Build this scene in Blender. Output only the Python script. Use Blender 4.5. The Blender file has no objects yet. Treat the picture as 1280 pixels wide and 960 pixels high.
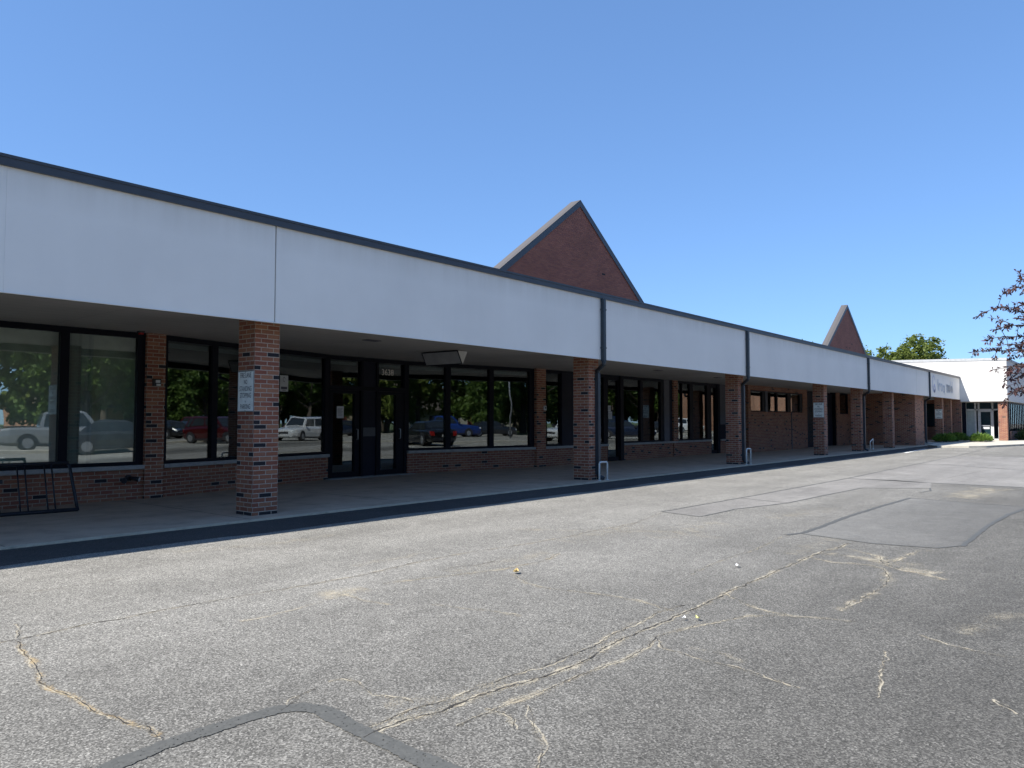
import bpy, bmesh, math, random
from math import sin, cos, pi, radians, hypot, atan2, sqrt
from mathutils import Vector, Matrix
random.seed(7)
SC = bpy.context.scene
COL = SC.collection
# ------------------------------------------------------------------ materials
MATS = {}
def nm(name):
    m = bpy.data.materials.new(name); m.use_nodes = True
    nt = m.node_tree; b = nt.nodes['Principled BSDF']
    MATS[name] = m
    return m, nt, b
def N(nt, t, **kw):
    n = nt.nodes.new(t)
    for k, v in kw.items():
        if k.startswith('i_'):
            n.inputs[k[2:].replace('_', ' ')].default_value = v
        else: setattr(n, k, v)
    return n
def ramp(nt, stops, interp='LINEAR'):
    r = nt.nodes.new('ShaderNodeValToRGB'); r.color_ramp.interpolation = interp
    e = r.color_ramp.elements
    while len(e) < len(stops): e.new(0.5)
    for i, (p, c) in enumerate(stops):
        e[i].position = p; e[i].color = (*c, 1) if len(c) == 3 else c
    return r
def g3(v): return (v, v, v)
def mixc(nt, fac, a, b, mode='MIX'):
    n = nt.nodes.new('ShaderNodeMix'); n.data_type = 'RGBA'; n.blend_type = mode
    for sock, v in ((n.inputs[0], fac), (n.inputs[6], a), (n.inputs[7], b)):
        if hasattr(v, 'is_linked'): nt.links.new(v, sock)
        else: sock.default_value = v if isinstance(v, (int, float)) else (*v, 1)
    return n.outputs[2]
def math_(nt, op, a, b=None, c=None, clamp=False):
    n = nt.nodes.new('ShaderNodeMath'); n.operation = op; n.use_clamp = clamp
    for i, v in enumerate((a, b, c)):
        if v is None: continue
        if hasattr(v, 'is_linked'): nt.links.new(v, n.inputs[i])
        else: n.inputs[i].default_value = v
    return n.outputs[0]
def noise(nt, vec, scale, detail=4, rough=.55, dist=0):
    n = N(nt, 'ShaderNodeTexNoise'); n.inputs['Scale'].default_value = scale
    n.inputs['Detail'].default_value = detail; n.inputs['Roughness'].default_value = rough
    n.inputs['Distortion'].default_value = dist
    if vec is not None: nt.links.new(vec, n.inputs['Vector'])
    return n.outputs['Fac']
def posn(nt): return N(nt, 'ShaderNodeNewGeometry').outputs['Position']
def objc(nt): return N(nt, 'ShaderNodeTexCoord').outputs['Object']
def uvc(nt): return N(nt, 'ShaderNodeTexCoord').outputs['UV']
def bump(nt, b, h, strength, dist):
    n = N(nt, 'ShaderNodeBump'); n.inputs['Strength'].default_value = strength; n.inputs['Distance'].default_value = dist
    nt.links.new(h, n.inputs['Height']); nt.links.new(n.outputs[0], b.inputs['Normal'])
def plain(name, col, rough=.6, metal=0, var=.12, scale=6, bmp=0, spec=.5):
    """flat paint/metal with a little procedural unevenness"""
    m, nt, b = nm(name)
    f = noise(nt, objc(nt), scale)
    r = ramp(nt, [(.3, tuple(c*(1-var) for c in col)), (.7, tuple(min(1, c*(1+var)) for c in col))])
    nt.links.new(f, r.inputs[0]); nt.links.new(r.outputs[0], b.inputs['Base Color'])
    b.inputs['Roughness'].default_value = rough; b.inputs['Metallic'].default_value = metal
    b.inputs['Specular IOR Level'].default_value = spec
    if bmp: bump(nt, b, noise(nt, objc(nt), scale*30), bmp, .002)
    return m
def brick_mat(name, cols, mortar, dark=.09):
    m, nt, b = nm(name)
    uv = uvc(nt)
    bt = N(nt, 'ShaderNodeTexBrick'); nt.links.new(uv, bt.inputs['Vector'])
    for k, v in (('Scale', 1), ('Mortar Size', .0064), ('Mortar Smooth', .12), ('Bias', 0), ('Brick Width', .21), ('Row Height', .0677)):
        bt.inputs[k].default_value = v
    bt.inputs['Color1'].default_value = (0, 0, 0, 1); bt.inputs['Color2'].default_value = (1, 1, 1, 1)
    stops = [(0, (.016, .014, .018)), (dark, (.022, .018, .022))]
    n = len(cols)
    for i, c in enumerate(cols): stops.append((dark+.001+(1-dark)*i/max(1, n-1)*.98, c))
    r = ramp(nt, stops, 'CONSTANT'); nt.links.new(bt.outputs['Color'], r.inputs[0])
    f = noise(nt, uv, 40, 5, .6)
    c = mixc(nt, .35, r.outputs[0], f, 'OVERLAY')
    big = noise(nt, uv, .9, 4, .6)
    st = ramp(nt, [(.35, g3(.8)), (.65, g3(1.08))]); nt.links.new(big, st.inputs[0])
    c = mixc(nt, 1, c, st.outputs[0], 'MULTIPLY')
    mf = noise(nt, uv, 25, 3)
    mr = ramp(nt, [(.3, tuple(x*.75 for x in mortar)), (.7, tuple(x*1.15 for x in mortar))]); nt.links.new(mf, mr.inputs[0])
    c = mixc(nt, bt.outputs['Fac'], c, mr.outputs[0])
    nt.links.new(c, b.inputs['Base Color'])
    b.inputs['Roughness'].default_value = .85
    h = math_(nt, 'MULTIPLY_ADD', f, .35, math_(nt, 'SUBTRACT', 1, bt.outputs['Fac']))
    bump(nt, b, h, .7, .006)
    return m
BR = [(.25,.088,.050),(.295,.115,.062),(.265,.096,.052),(.325,.142,.078),(.24,.082,.050),(.28,.118,.070),(.215,.080,.052)]
brick_mat('brick', BR, (.38,.31,.25), .045); brick_mat('pillar_brick', [tuple(v*1.04 for v in q) for q in BR], (.44,.36,.29), .10)
brick_mat('gable_brick', [(.28,.105,.074),(.30,.115,.078),(.255,.095,.072),(.315,.122,.084),(.28,.103,.075)], (.25,.115,.085), .002)
brick_mat('house_brick', [(.30,.14,.08),(.36,.18,.10),(.27,.12,.07),(.33,.165,.10)], (.38,.33,.28), .01)

def asphalt(name, lo, hi, sc, tint, lane=True, rough=.9, contrast=1.0):
    m, nt, b = nm(name)
    p = posn(nt)
    v = N(nt, 'ShaderNodeTexVoronoi'); v.inputs['Scale'].default_value = sc; nt.links.new(p, v.inputs['Vector'])
    bw = N(nt, 'ShaderNodeRGBToBW'); nt.links.new(v.outputs['Color'], bw.inputs[0])
    f2 = noise(nt, p, sc*2.1, 2, .7)
    s = math_(nt, 'ADD', math_(nt, 'MULTIPLY', bw.outputs[0], .7), math_(nt, 'MULTIPLY', f2, .3))
    r = ramp(nt, [(.16, g3(lo)), (.46, g3((lo*.62+hi*.38))), (.70, g3(hi)), (.86, g3(min(1, hi*1.6)))])
    nt.links.new(s, r.inputs[0])
    blot = noise(nt, p, .55, 6, .62, .4)
    br = ramp(nt, [(.28, g3(.80)), (.55, g3(1.0)), (.78, g3(1.16))]); nt.links.new(blot, br.inputs[0])
    c = mixc(nt, 1, r.outputs[0], br.outputs[0], 'MULTIPLY')
    f3 = noise(nt, p, 80, 3, .75)
    r3 = ramp(nt, [(.30, g3(.70)), (.5, g3(1.0)), (.68, g3(1.33))]); nt.links.new(f3, r3.inputs[0])
    c = mixc(nt, contrast, c, mixc(nt, 1, c, r3.outputs[0], 'MULTIPLY'))
    b2 = noise(nt, p, 5, 5, .65)
    br2 = ramp(nt, [(.3, g3(.88)), (.7, g3(1.1))]); nt.links.new(b2, br2.inputs[0])
    c = mixc(nt, 1, c, br2.outputs[0], 'MULTIPLY')
    # long wear streaks along the driving lane
    mp = N(nt, 'ShaderNodeMapping'); mp.inputs['Scale'].default_value = (.12, 1.3, 1); nt.links.new(p, mp.inputs[0])
    stn = noise(nt, mp.outputs[0], 1.0, 5, .6)
    sr = ramp(nt, [(.3, g3(.88)), (.7, g3(1.1))]); nt.links.new(stn, sr.inputs[0])
    c = mixc(nt, 1, c, sr.outputs[0], 'MULTIPLY')
    if lane:   # darker towards the traffic lane further from the shops
        sx = N(nt, 'ShaderNodeSeparateXYZ'); nt.links.new(p, sx.inputs[0])
        e = math_(nt, 'ADD', sx.outputs[1], math_(nt, 'MULTIPLY', math_(nt, 'SUBTRACT', noise(nt, p, .5, 5, .6), .5), 1.6))
        e = math_(nt, 'ADD', e, math_(nt, 'MULTIPLY', math_(nt, 'MAXIMUM', math_(nt, 'SUBTRACT', sx.outputs[0], 9), 0), -.012))
        mr = N(nt, 'ShaderNodeMapRange'); nt.links.new(e, mr.inputs[0])
        mr.inputs[1].default_value = -9.7; mr.inputs[2].default_value = -4.6; mr.inputs[3].default_value = .46; mr.inputs[4].default_value = 1.0
        mr.interpolation_type = 'LINEAR'
        m2 = N(nt, 'ShaderNodeMapRange'); nt.links.new(e, m2.inputs[0])   # unseen lot beyond the lane lightened so its bounce fills the fascia
        m2.inputs[1].default_value = -13.5; m2.inputs[2].default_value = -10.6; m2.inputs[3].default_value = 2.3; m2.inputs[4].default_value = 1.0
        c = mixc(nt, 1, c, mr.outputs[0], 'MULTIPLY'); c = mixc(nt, 1, c, m2.outputs[0], 'MULTIPLY')
    c = mixc(nt, 1, c, tint, 'MULTIPLY')
    nt.links.new(c, b.inputs['Base Color'])
    b.inputs['Roughness'].default_value = rough; b.inputs['Specular IOR Level'].default_value = .25
    bump(nt, b, s, .55*contrast, .006)
    return m
asphalt('asphalt', .075, .315, 125, (1.06, 1.015, .90))
asphalt('patch_light', .145, .265, 190, (1.05, 1.0, .91), False, .85, .5)
asphalt('patch_grey', .125, .275, 190, (1.04, 1.01, .92), True, .85, .5)
asphalt('patch_near', .075, .255, 100, (1.0, 1.0, 1.0), True)
def tar_mat():
    m, nt, b = nm('tar')
    p = posn(nt)
    f = noise(nt, p, 30, 6, .7)
    r = ramp(nt, [(.3, (.072,.072,.065)), (.55, (.090,.090,.081)), (.72, (.115,.114,.102)), (.82, (.28,.27,.24))]); nt.links.new(f, r.inputs[0])
    nt.links.new(r.outputs[0], b.inputs['Base Color']); b.inputs['Roughness'].default_value = .7
    uv = N(nt, 'ShaderNodeSeparateXYZ'); nt.links.new(uvc(nt), uv.inputs[0])
    edge = math_(nt, 'ABSOLUTE', uv.outputs[1])
    e = math_(nt, 'ADD', edge, math_(nt, 'MULTIPLY', noise(nt, p, 28, 4, .7), .7))
    a = math_(nt, 'LESS_THAN', e, 1.18)
    hole = math_(nt, 'GREATER_THAN', noise(nt, p, 75, 3, .6), .36)
    nt.links.new(math_(nt, 'MULTIPLY', a, hole), b.inputs['Alpha'])
    return m
tar_mat()
def sand_mat(name, k, cols):
    m, nt, b = nm(name)
    p = posn(nt)
    f = noise(nt, p, 9, 4, .6)
    r = ramp(nt, [(.3, cols[0]), (.7, cols[1])]); nt.links.new(f, r.inputs[0])
    nt.links.new(r.outputs[0], b.inputs['Base Color']); b.inputs['Roughness'].default_value = .95
    b.inputs['Specular IOR Level'].default_value = .1
    uv = N(nt, 'ShaderNodeSeparateXYZ'); nt.links.new(uvc(nt), uv.inputs[0])
    fall = math_(nt, 'SUBTRACT', 1, math_(nt, 'ABSOLUTE', uv.outputs[1]), clamp=True)
    fall = math_(nt, 'POWER', fall, 1.15)
    grain = noise(nt, p, 105, 4, .8)
    patch = noise(nt, p, 3.2, 5, .7)
    a = math_(nt, 'MULTIPLY', fall, math_(nt, 'MULTIPLY_ADD', patch, 2.6, -.75, True))
    a = math_(nt, 'MULTIPLY', a, k*1.55)
    t = math_(nt, 'SUBTRACT', grain, math_(nt, 'MULTIPLY_ADD', a, -.45, .62))
    a2 = math_(nt, 'MULTIPLY', t, 7, clamp=True)
    nt.links.new(math_(nt, 'MULTIPLY', a2, .6), b.inputs['Alpha'])
    return m
def crack_mat():
    m, nt, b = nm('crack')
    p = posn(nt)
    b.inputs['Base Color'].default_value = (.035, .032, .028, 1); b.inputs['Roughness'].default_value = 1
    uv = N(nt, 'ShaderNodeSeparateXYZ'); nt.links.new(uvc(nt), uv.inputs[0])
    w = math_(nt, 'SUBTRACT', noise(nt, p, 14, 5, .7), math_(nt, 'MULTIPLY', math_(nt, 'ABSOLUTE', uv.outputs[1]), .33))
    a = math_(nt, 'GREATER_THAN', w, .30)
    nt.links.new(math_(nt, 'MULTIPLY', a, .9), b.inputs['Alpha'])
crack_mat()
def concrete(name, col, sc=2.0, joints=None):
    m, nt, b = nm(name)
    p = posn(nt)
    f = noise(nt, p, sc, 7, .65, .3); f2 = noise(nt, p, 60, 3, .7)
    r = ramp(nt, [(.28, tuple(c*.72 for c in col)), (.5, col), (.75, tuple(c*1.18 for c in col))]); nt.links.new(f, r.inputs[0])
    c = mixc(nt, .25, r.outputs[0], f2, 'OVERLAY')
    st = N(nt, 'ShaderNodeMapping'); st.inputs['Scale'].default_value = (.7, 3, 1); nt.links.new(p, st.inputs[0])
    s = ramp(nt, [(.62, g3(1)), (.72, g3(.62))]); nt.links.new(noise(nt, st.outputs[0], 1.3, 5, .7), s.inputs[0])
    c = mixc(nt, 1, c, s.outputs[0], 'MULTIPLY')
    if joints:
        sx = N(nt, 'ShaderNodeSeparateXYZ'); nt.links.new(p, sx.inputs[0])
        wob = math_(nt, 'MULTIPLY', math_(nt, 'SUBTRACT', noise(nt, p, 6, 3, .6), .5), .02)
        jx = math_(nt, 'LESS_THAN', math_(nt, 'FRACT', math_(nt, 'MULTIPLY', math_(nt, 'ADD', sx.outputs[0], wob), 1/3.05)), .0065)
        jy = math_(nt, 'LESS_THAN', math_(nt, 'ABSOLUTE', math_(nt, 'SUBTRACT', math_(nt, 'ADD', sx.outputs[1], wob), 1.75)), .009)
        c = mixc(nt, math_(nt, 'MULTIPLY', math_(nt, 'MAXIMUM', jx, jy), .75), c, (.06, .055, .05))
    nt.links.new(c, b.inputs['Base Color']); b.inputs['Roughness'].default_value = .88
    bump(nt, b, f2, .25, .002)
concrete('sidewalk', (.46, .345, .25), 2.0, True); concrete('kerb_edge', (.56, .47, .34), 6); concrete('plaza', (.47, .44, .37)); asphalt('canopy_shade_asphalt', .035, .085, 120, (1.1, 1.0, .92), False, .85, .6); concrete('sill_stone', (.34, .33, .32), 5)
def fascia_mat(name, col):
    m, nt, b = nm(name)
    p = posn(nt)
    f = noise(nt, p, .6, 5, .6)
    r = ramp(nt, [(.3, tuple(c*.95 for c in col)), (.7, tuple(c*1.03 for c in col))]); nt.links.new(f, r.inputs[0])
    mp = N(nt, 'ShaderNodeMapping'); mp.inputs['Scale'].default_value = (5, 5, .35); nt.links.new(p, mp.inputs[0])
    sx = N(nt, 'ShaderNodeSeparateXYZ'); nt.links.new(p, sx.inputs[0])
    top = N(nt, 'ShaderNodeMapRange'); nt.links.new(sx.outputs[2], top.inputs[0])
    top.inputs[1].default_value = 3.86; top.inputs[2].default_value = 4.28; top.inputs[3].default_value = .05; top.inputs[4].default_value = .5
    k = math_(nt, 'MULTIPLY', noise(nt, mp.outputs[0], 1, 4, .6), top.outputs[0])
    c = mixc(nt, k, r.outputs[0], (.40, .36, .30))
    nt.links.new(c, b.inputs['Base Color']); b.inputs['Roughness'].default_value = .75
    bump(nt, b, noise(nt, p, 220, 2, .6), .15, .002)
fascia_mat('fascia', (.90, .87, .82)); fascia_mat('wing_white', (.70, .69, .67))
def glass(name, f0, tint, wave=.0):
    m = bpy.data.materials.new(name); m.use_nodes = True; MATS[name] = m
    nt = m.node_tree; nt.nodes.clear()
    out = N(nt, 'ShaderNodeOutputMaterial'); mix = N(nt, 'ShaderNodeMixShader')
    t = N(nt, 'ShaderNodeBsdfTransparent'); t.inputs[0].default_value = (*tint, 1)
    g = N(nt, 'ShaderNodeBsdfGlossy'); g.inputs['Roughness'].default_value = .0; g.inputs['Color'].default_value = (.92, .96, .95, 1)
    lw = N(nt, 'ShaderNodeLayerWeight')
    fac = math_(nt, 'MULTIPLY_ADD', math_(nt, 'POWER', lw.outputs['Facing'], 5), 1-f0, f0)
    bp = N(nt, 'ShaderNodeBump'); bp.inputs['Strength'].default_value = wave; bp.inputs['Distance'].default_value = .02
    nt.links.new(noise(nt, posn(nt), 1.1, 1, .4), bp.inputs['Height']); nt.links.new(bp.outputs[0], g.inputs['Normal'])
    nt.links.new(fac, mix.inputs[0]); nt.links.new(t.outputs[0], mix.inputs[1]); nt.links.new(g.outputs[0], mix.inputs[2])
    nt.links.new(mix.outputs[0], out.inputs[0])
glass('glass', .135, (.62, .68, .68), .10); glass('glass_clear', .19, (.92, .96, .94), .10)

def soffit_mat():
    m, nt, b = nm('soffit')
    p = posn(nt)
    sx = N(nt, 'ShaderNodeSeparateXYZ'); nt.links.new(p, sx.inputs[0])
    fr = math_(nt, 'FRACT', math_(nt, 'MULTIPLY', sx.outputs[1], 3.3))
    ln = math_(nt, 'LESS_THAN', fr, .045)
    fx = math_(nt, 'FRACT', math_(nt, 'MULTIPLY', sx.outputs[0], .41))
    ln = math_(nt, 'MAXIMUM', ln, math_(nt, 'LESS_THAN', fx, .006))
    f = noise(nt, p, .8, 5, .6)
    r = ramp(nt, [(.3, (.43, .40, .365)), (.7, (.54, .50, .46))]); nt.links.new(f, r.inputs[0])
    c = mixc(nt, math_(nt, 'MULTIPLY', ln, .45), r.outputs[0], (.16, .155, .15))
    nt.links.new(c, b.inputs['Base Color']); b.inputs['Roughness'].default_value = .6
soffit_mat()
def stripe_mat(name, a, c_, period, axis=2):
    m, nt, b = nm(name)
    sx = N(nt, 'ShaderNodeSeparateXYZ'); nt.links.new(posn(nt), sx.inputs[0])
    fr = math_(nt, 'FRACT', math_(nt, 'MULTIPLY', sx.outputs[axis], 1/period))
    k = math_(nt, 'LESS_THAN', fr, .3)
    nt.links.new(mixc(nt, k, a, c_), b.inputs['Base Color']); b.inputs['Roughness'].default_value = .8
stripe_mat('blind', (.12, .12, .115), (.035, .035, .035), .06)
stripe_mat('curtain', (.40, .43, .41), (.30, .33, .32), .16, 0)
stripe_mat('metal_rib', (.085, .08, .08), (.072, .068, .068), .4, 1)
stripe_mat('shingle', (.10, .085, .075), (.07, .06, .055), .15)
def leaf_mat(name, cols, trans=.35):
    m, nt, b = nm(name)
    g = N(nt, 'ShaderNodeNewGeometry')
    r = ramp(nt, [(i/max(1, len(cols)-1), c) for i, c in enumerate(cols)]); nt.links.new(g.outputs['Random Per Island'], r.inputs[0])
    nt.links.new(r.outputs[0], b.inputs['Base Color']); b.inputs['Roughness'].default_value = .55
    b.inputs['Specular IOR Level'].default_value = .3
    tr = N(nt, 'ShaderNodeBsdfTranslucent'); nt.links.new(r.outputs[0], tr.inputs[0])
    mx = N(nt, 'ShaderNodeMixShader'); mx.inputs[0].default_value = trans
    out = nt.nodes['Material Output']
    nt.links.new(b.outputs[0], mx.inputs[1]); nt.links.new(tr.outputs[0], mx.inputs[2]); nt.links.new(mx.outputs[0], out.inputs[0])
leaf_mat('leaf_green', [(.065,.12,.026),(.10,.165,.034),(.135,.21,.045),(.08,.13,.04)], .5)
leaf_mat('leaf_light', [(.10,.145,.03),(.15,.19,.04),(.19,.23,.055)], .45)
leaf_mat('leaf_purple', [(.06,.027,.032),(.09,.038,.040),(.135,.070,.066),(.06,.045,.046),(.16,.095,.085)], .4)
leaf_mat('juniper', [(.05,.11,.02),(.10,.18,.028),(.16,.25,.045),(.20,.30,.06)])
leaf_mat('hedge_leaf', [(.025,.055,.015),(.045,.08,.02)])
def bark_mat():
    m, nt, b = nm('bark')
    mp = N(nt, 'ShaderNodeMapping'); mp.inputs['Scale'].default_value = (14, 14, 3); nt.links.new(objc(nt), mp.inputs[0])
    f = noise(nt, mp.outputs[0], 1, 5, .7)
    r = ramp(nt, [(.3, (.035, .027, .022)), (.7, (.10, .08, .065))]); nt.links.new(f, r.inputs[0])
    nt.links.new(r.outputs[0], b.inputs['Base Color']); b.inputs['Roughness'].default_value = .95
    bump(nt, b, f, .8, .02)
bark_mat()
def grass_mat():
    m, nt, b = nm('lawn')
    f = noise(nt, posn(nt), 2, 6, .7)
    r = ramp(nt, [(.3, (.045, .075, .02)), (.7, (.10, .13, .04))]); nt.links.new(f, r.inputs[0])
    nt.links.new(r.outputs[0], b.inputs['Base Color']); b.inputs['Roughness'].default_value = .95
grass_mat()
plain('bronze', (.007, .008, .014), .5, 0, .15, 3, 0, .12)
plain('bronze_panel', (.012, .013, .024), .5, 0, .15, 2, 0, .15)
plain('cap_metal', (.055, .062, .075), .45, 0, .12, 3)
plain('pipe_metal', (.030, .040, .050), .45, 0, .15, 8)
plain('backing', (.03, .03, .035), .8)
plain('grey_panel', (.11, .11, .13), .7)
plain('alum', (.50, .51, .52), .4, .3)
plain('light_cap', (.40, .41, .41), .55); plain('pale_panel', (.33, .38, .37), .4)
plain('white_frame', (.55, .56, .56), .5)
plain('white_pipe', (.72, .71, .67), .5, 0, .15, 25)
plain('sign_face', (.78, .80, .74), .5, 0, .1, 12)
plain('sign_back', (.30, .31, .31), .45, .6)
plain('sign_ink', (.03, .03, .035), .6)
plain('paper', (.62, .64, .66), .8)
plain('paper_ink', (.12, .12, .16), .8)
plain('number_white', (.92, .84, .76), .6)
plain('paint_white', (.68, .67, .62), .85, 0, .2, 14)
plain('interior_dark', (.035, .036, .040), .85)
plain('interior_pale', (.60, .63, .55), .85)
plain('interior_floor', (.08, .08, .078), .6)
plain('headrail', (.45, .45, .43), .6)
plain('box_face', (.32, .32, .33), .6)
plain('box_side', (.58, .58, .56), .6)
plain('black_plastic', (.02, .02, .024), .5)
plain('lens', (.6, .6, .6), .25)
plain('rack_metal', (.016, .018, .026), .5, 0, .2, 20)
plain('teal_glass', (.015, .035, .045), .08)
plain('rubber', (.018, .018, .018), .8)
plain('rim', (.42, .43, .45), .3, .8)
plain('light_red', (.35, .015, .012), .2)
plain('light_clear', (.75, .77, .78), .15)
plain('plate', (.55, .55, .52), .6)
plain('roof_grey', (.16, .15, .14), .95)
plain('siding', (.55, .54, .50), .8); plain('siding_tan', (.42, .36, .27), .8)
plain('win_dark', (.02, .025, .03), .1)
plain('house_door', (.16, .05, .04), .6)
plain('steel_pole', (.30, .31, .32), .5, .5)
plain('logo_blue', (.50, .57, .66), .7); plain('logo_violet', (.58, .60, .74), .7)
plain('leaf_tan', (.50, .36, .14), .8); plain('scrap_white', (.80, .79, .76), .8); plain('leaf_yellow', (.62, .60, .25), .8)
for n_, c_ in (('silver', (.55, .56, .57)), ('blue', (.012, .04, .20)), ('navy', (.012, .02, .045)), ('charcoal', (.03, .033, .036)),
               ('white', (.78, .78, .76)), ('red', (.055, .006, .008)), ('black', (.012, .012, .013)), ('grey', (.20, .21, .22)), ('tan', (.34, .29, .21)), ('green', (.02, .06, .045))):
    m = plain('car_'+n_, c_, .25, .25, .04, 2); m.node_tree.nodes['Principled BSDF'].inputs['Coat Weight'].default_value = .6
# ------------------------------------------------------------------ mesh builder
class MB:
    def __init__(s): s.v = []; s.f = []; s.uv = []; s.sm = []
    def face(s, pts, uvs=None, smooth=False):
        i = len(s.v); s.v += [tuple(p) for p in pts]; s.f.append(list(range(i, i+len(pts))))
        if uvs is None: uvs = [(p[0], p[1]) for p in pts]
        s.uv.append(uvs); s.sm.append(smooth)
    def box(s, x0, x1, y0, y1, z0, z1, skip=''):
        if x0 > x1: x0, x1 = x1, x0
        if y0 > y1: y0, y1 = y1, y0
        a, b, c, d = (x0,y0), (x1,y0), (x1,y1), (x0,y1)
        def side(p, q, u0, u1):
            s.face([(*p, z0), (*q, z0), (*q, z1), (*p, z1)], [(u0, z0), (u1, z0), (u1, z1), (u0, z1)])
        if 'f' not in skip: side(a, b, 0, x1-x0)
        if 'r' not in skip: side(b, c, 0, y1-y0)
        if 'b' not in skip: side(c, d, 0, x1-x0)
        if 'l' not in skip: side(d, a, .105, .105+y1-y0)
        if 't' not in skip: s.face([(*a, z1), (*b, z1), (*c, z1), (*d, z1)])
        if 'd' not in skip: s.face([(*d, z0), (*c, z0), (*b, z0), (*a, z0)])
        return s
    def fbox(s, F, s0, s1, n0, n1, z0, z1):
        """box in a wall frame F: s along the wall, n outwards (to the street)"""
        P = F.pt
        q = [P(s0, n1), P(s1, n1), P(s1, n0), P(s0, n0)]
        us = [(s0, s1), (n1, n0), (s1, s0), (n0, n1)]
        for i in range(4):
            a, b = q[i], q[(i+1) % 4]; u0, u1 = us[i]
            s.face([(*a, z0), (*b, z0), (*b, z1), (*a, z1)], [(u0, z0), (u1, z0), (u1, z1), (u0, z1)])
        s.face([(*p, z1) for p in q]); s.face([(*p, z0) for p in reversed(q)])
        return s
    def prism(s, poly, z0, z1):
        n = len(poly)
        for i in range(n):
            a, b = poly[i], poly[(i+1) % n]; L = hypot(b[0]-a[0], b[1]-a[1])
            s.face([(*a, z0), (*b, z0), (*b, z1), (*a, z1)], [(0, z0), (L, z0), (L, z1), (0, z1)])
        s.face([(*p, z1) for p in poly]); s.face([(*p, z0) for p in reversed(poly)])
        return s
    def tube(s, pts, r, n=8, r2=None, cap=True):
        pts = [Vector(p) for p in pts]; rings = []
        for i, p in enumerate(pts):
            t = (pts[min(i+1, len(pts)-1)]-pts[max(i-1, 0)]).normalized()
            ref = Vector((0, 0, 1)) if abs(t.z) < .9 else Vector((1, 0, 0))
            a = t.cross(ref).normalized(); b = t.cross(a)
            rr = r if r2 is None else r+(r2-r)*i/(len(pts)-1)
            rings.append([p+(a*cos(2*pi*k/n)+b*sin(2*pi*k/n))*rr for k in range(n)])
        base = len(s.v)
        for R in rings: s.v += [tuple(p) for p in R]
        for i in range(len(rings)-1):
            for k in range(n):
                a, b = base+i*n+k, base+i*n+(k+1) % n
                s.f.append([a, a+n, b+n, b]); s.uv.append([(0,0)]*4); s.sm.append(True)
        if cap:
            s.f.append([base+k for k in range(n)]); s.uv.append([(0,0)]*n); s.sm.append(False)
            s.f.append([base+(len(rings)-1)*n+k for k in reversed(range(n))]); s.uv.append([(0,0)]*n); s.sm.append(False)
        return s
    def build(s, name, mat, parent=None, bevel=0, loc=None, **tags):
        me = bpy.data.meshes.new(name); me.from_pydata(s.v, [], s.f)
        ul = me.uv_layers.new(name='UVMap'); i = 0
        for u in s.uv:
            for q in u: ul.data[i].uv = q; i += 1
        me.polygons.foreach_set('use_smooth', s.sm)
        me.materials.append(MATS[mat] if isinstance(mat, str) else mat)
        me.update()
        o = bpy.data.objects.new(name, me); COL.objects.link(o)
        if parent is not None: o.parent = parent
        if loc is not None: o.location = loc
        if bevel:
            b = o.modifiers.new('edge', 'BEVEL'); b.width = bevel; b.segments = 2; b.limit_method = 'ANGLE'
        for k, v in tags.items(): o[k] = v
        return o
class Frame:
    def __init__(s, P, Q):
        s.P = Vector(P); d = Vector(Q)-s.P; s.L = d.length; s.d = d/s.L; s.n = Vector((s.d.y, -s.d.x))
    def pt(s, a, n): p = s.P+s.d*a+s.n*n; return (p.x, p.y)
def empty(name, label, cat, loc=(0,0,0), rz=0, group=None):
    o = bpy.data.objects.new(name, None); COL.objects.link(o); o.location = loc; o.rotation_euler = (0, 0, rz)
    o.empty_display_size = .2
    o['label'] = label; o['category'] = cat
    if group: o['group'] = group
    return o
def text_mesh(body, size, M, name, mat, parent, extrude=.001, spacing=1.0, xs=1.0, bold=.004):
    cu = bpy.data.curves.new('t', 'FONT'); cu.body = body; cu.size = size; cu.align_x = 'CENTER'; cu.align_y = 'CENTER'
    cu.extrude = extrude; cu.space_line = spacing; cu.resolution_u = 3; cu.offset = size*bold
    t = bpy.data.objects.new('t', cu); COL.objects.link(t)
    dg = bpy.context.evaluated_depsgraph_get(); dg.update()
    me = bpy.data.meshes.new_from_object(t.evaluated_get(dg))
    bpy.data.objects.remove(t); bpy.data.curves.remove(cu)
    me.transform(M @ Matrix.Diagonal((xs, 1, 1, 1)))
    me.materials.clear(); me.materials.append(MATS[mat]); me.name = name
    o = bpy.data.objects.new(name, me); COL.objects.link(o); o.parent = parent
    return o
def basis(x, y, z, t):
    return Matrix(((x[0], y[0], z[0], t[0]), (x[1], y[1], z[1], t[1]), (x[2], y[2], z[2], t[2]), (0, 0, 0, 1)))
def face_minus_x(t): return basis((0,-1,0), (0,0,1), (-1,0,0), t)
def face_street(t, d=(1,0)): return basis((d[0],d[1],0), (0,0,1), (d[1],-d[0],0), t)
def copy_tree(o, parent=None):
    c = o.copy(); COL.objects.link(c); c.parent = parent
    for ch in [x for x in bpy.data.objects if x.parent == o]: copy_tree(ch, c)
    return c
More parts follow.
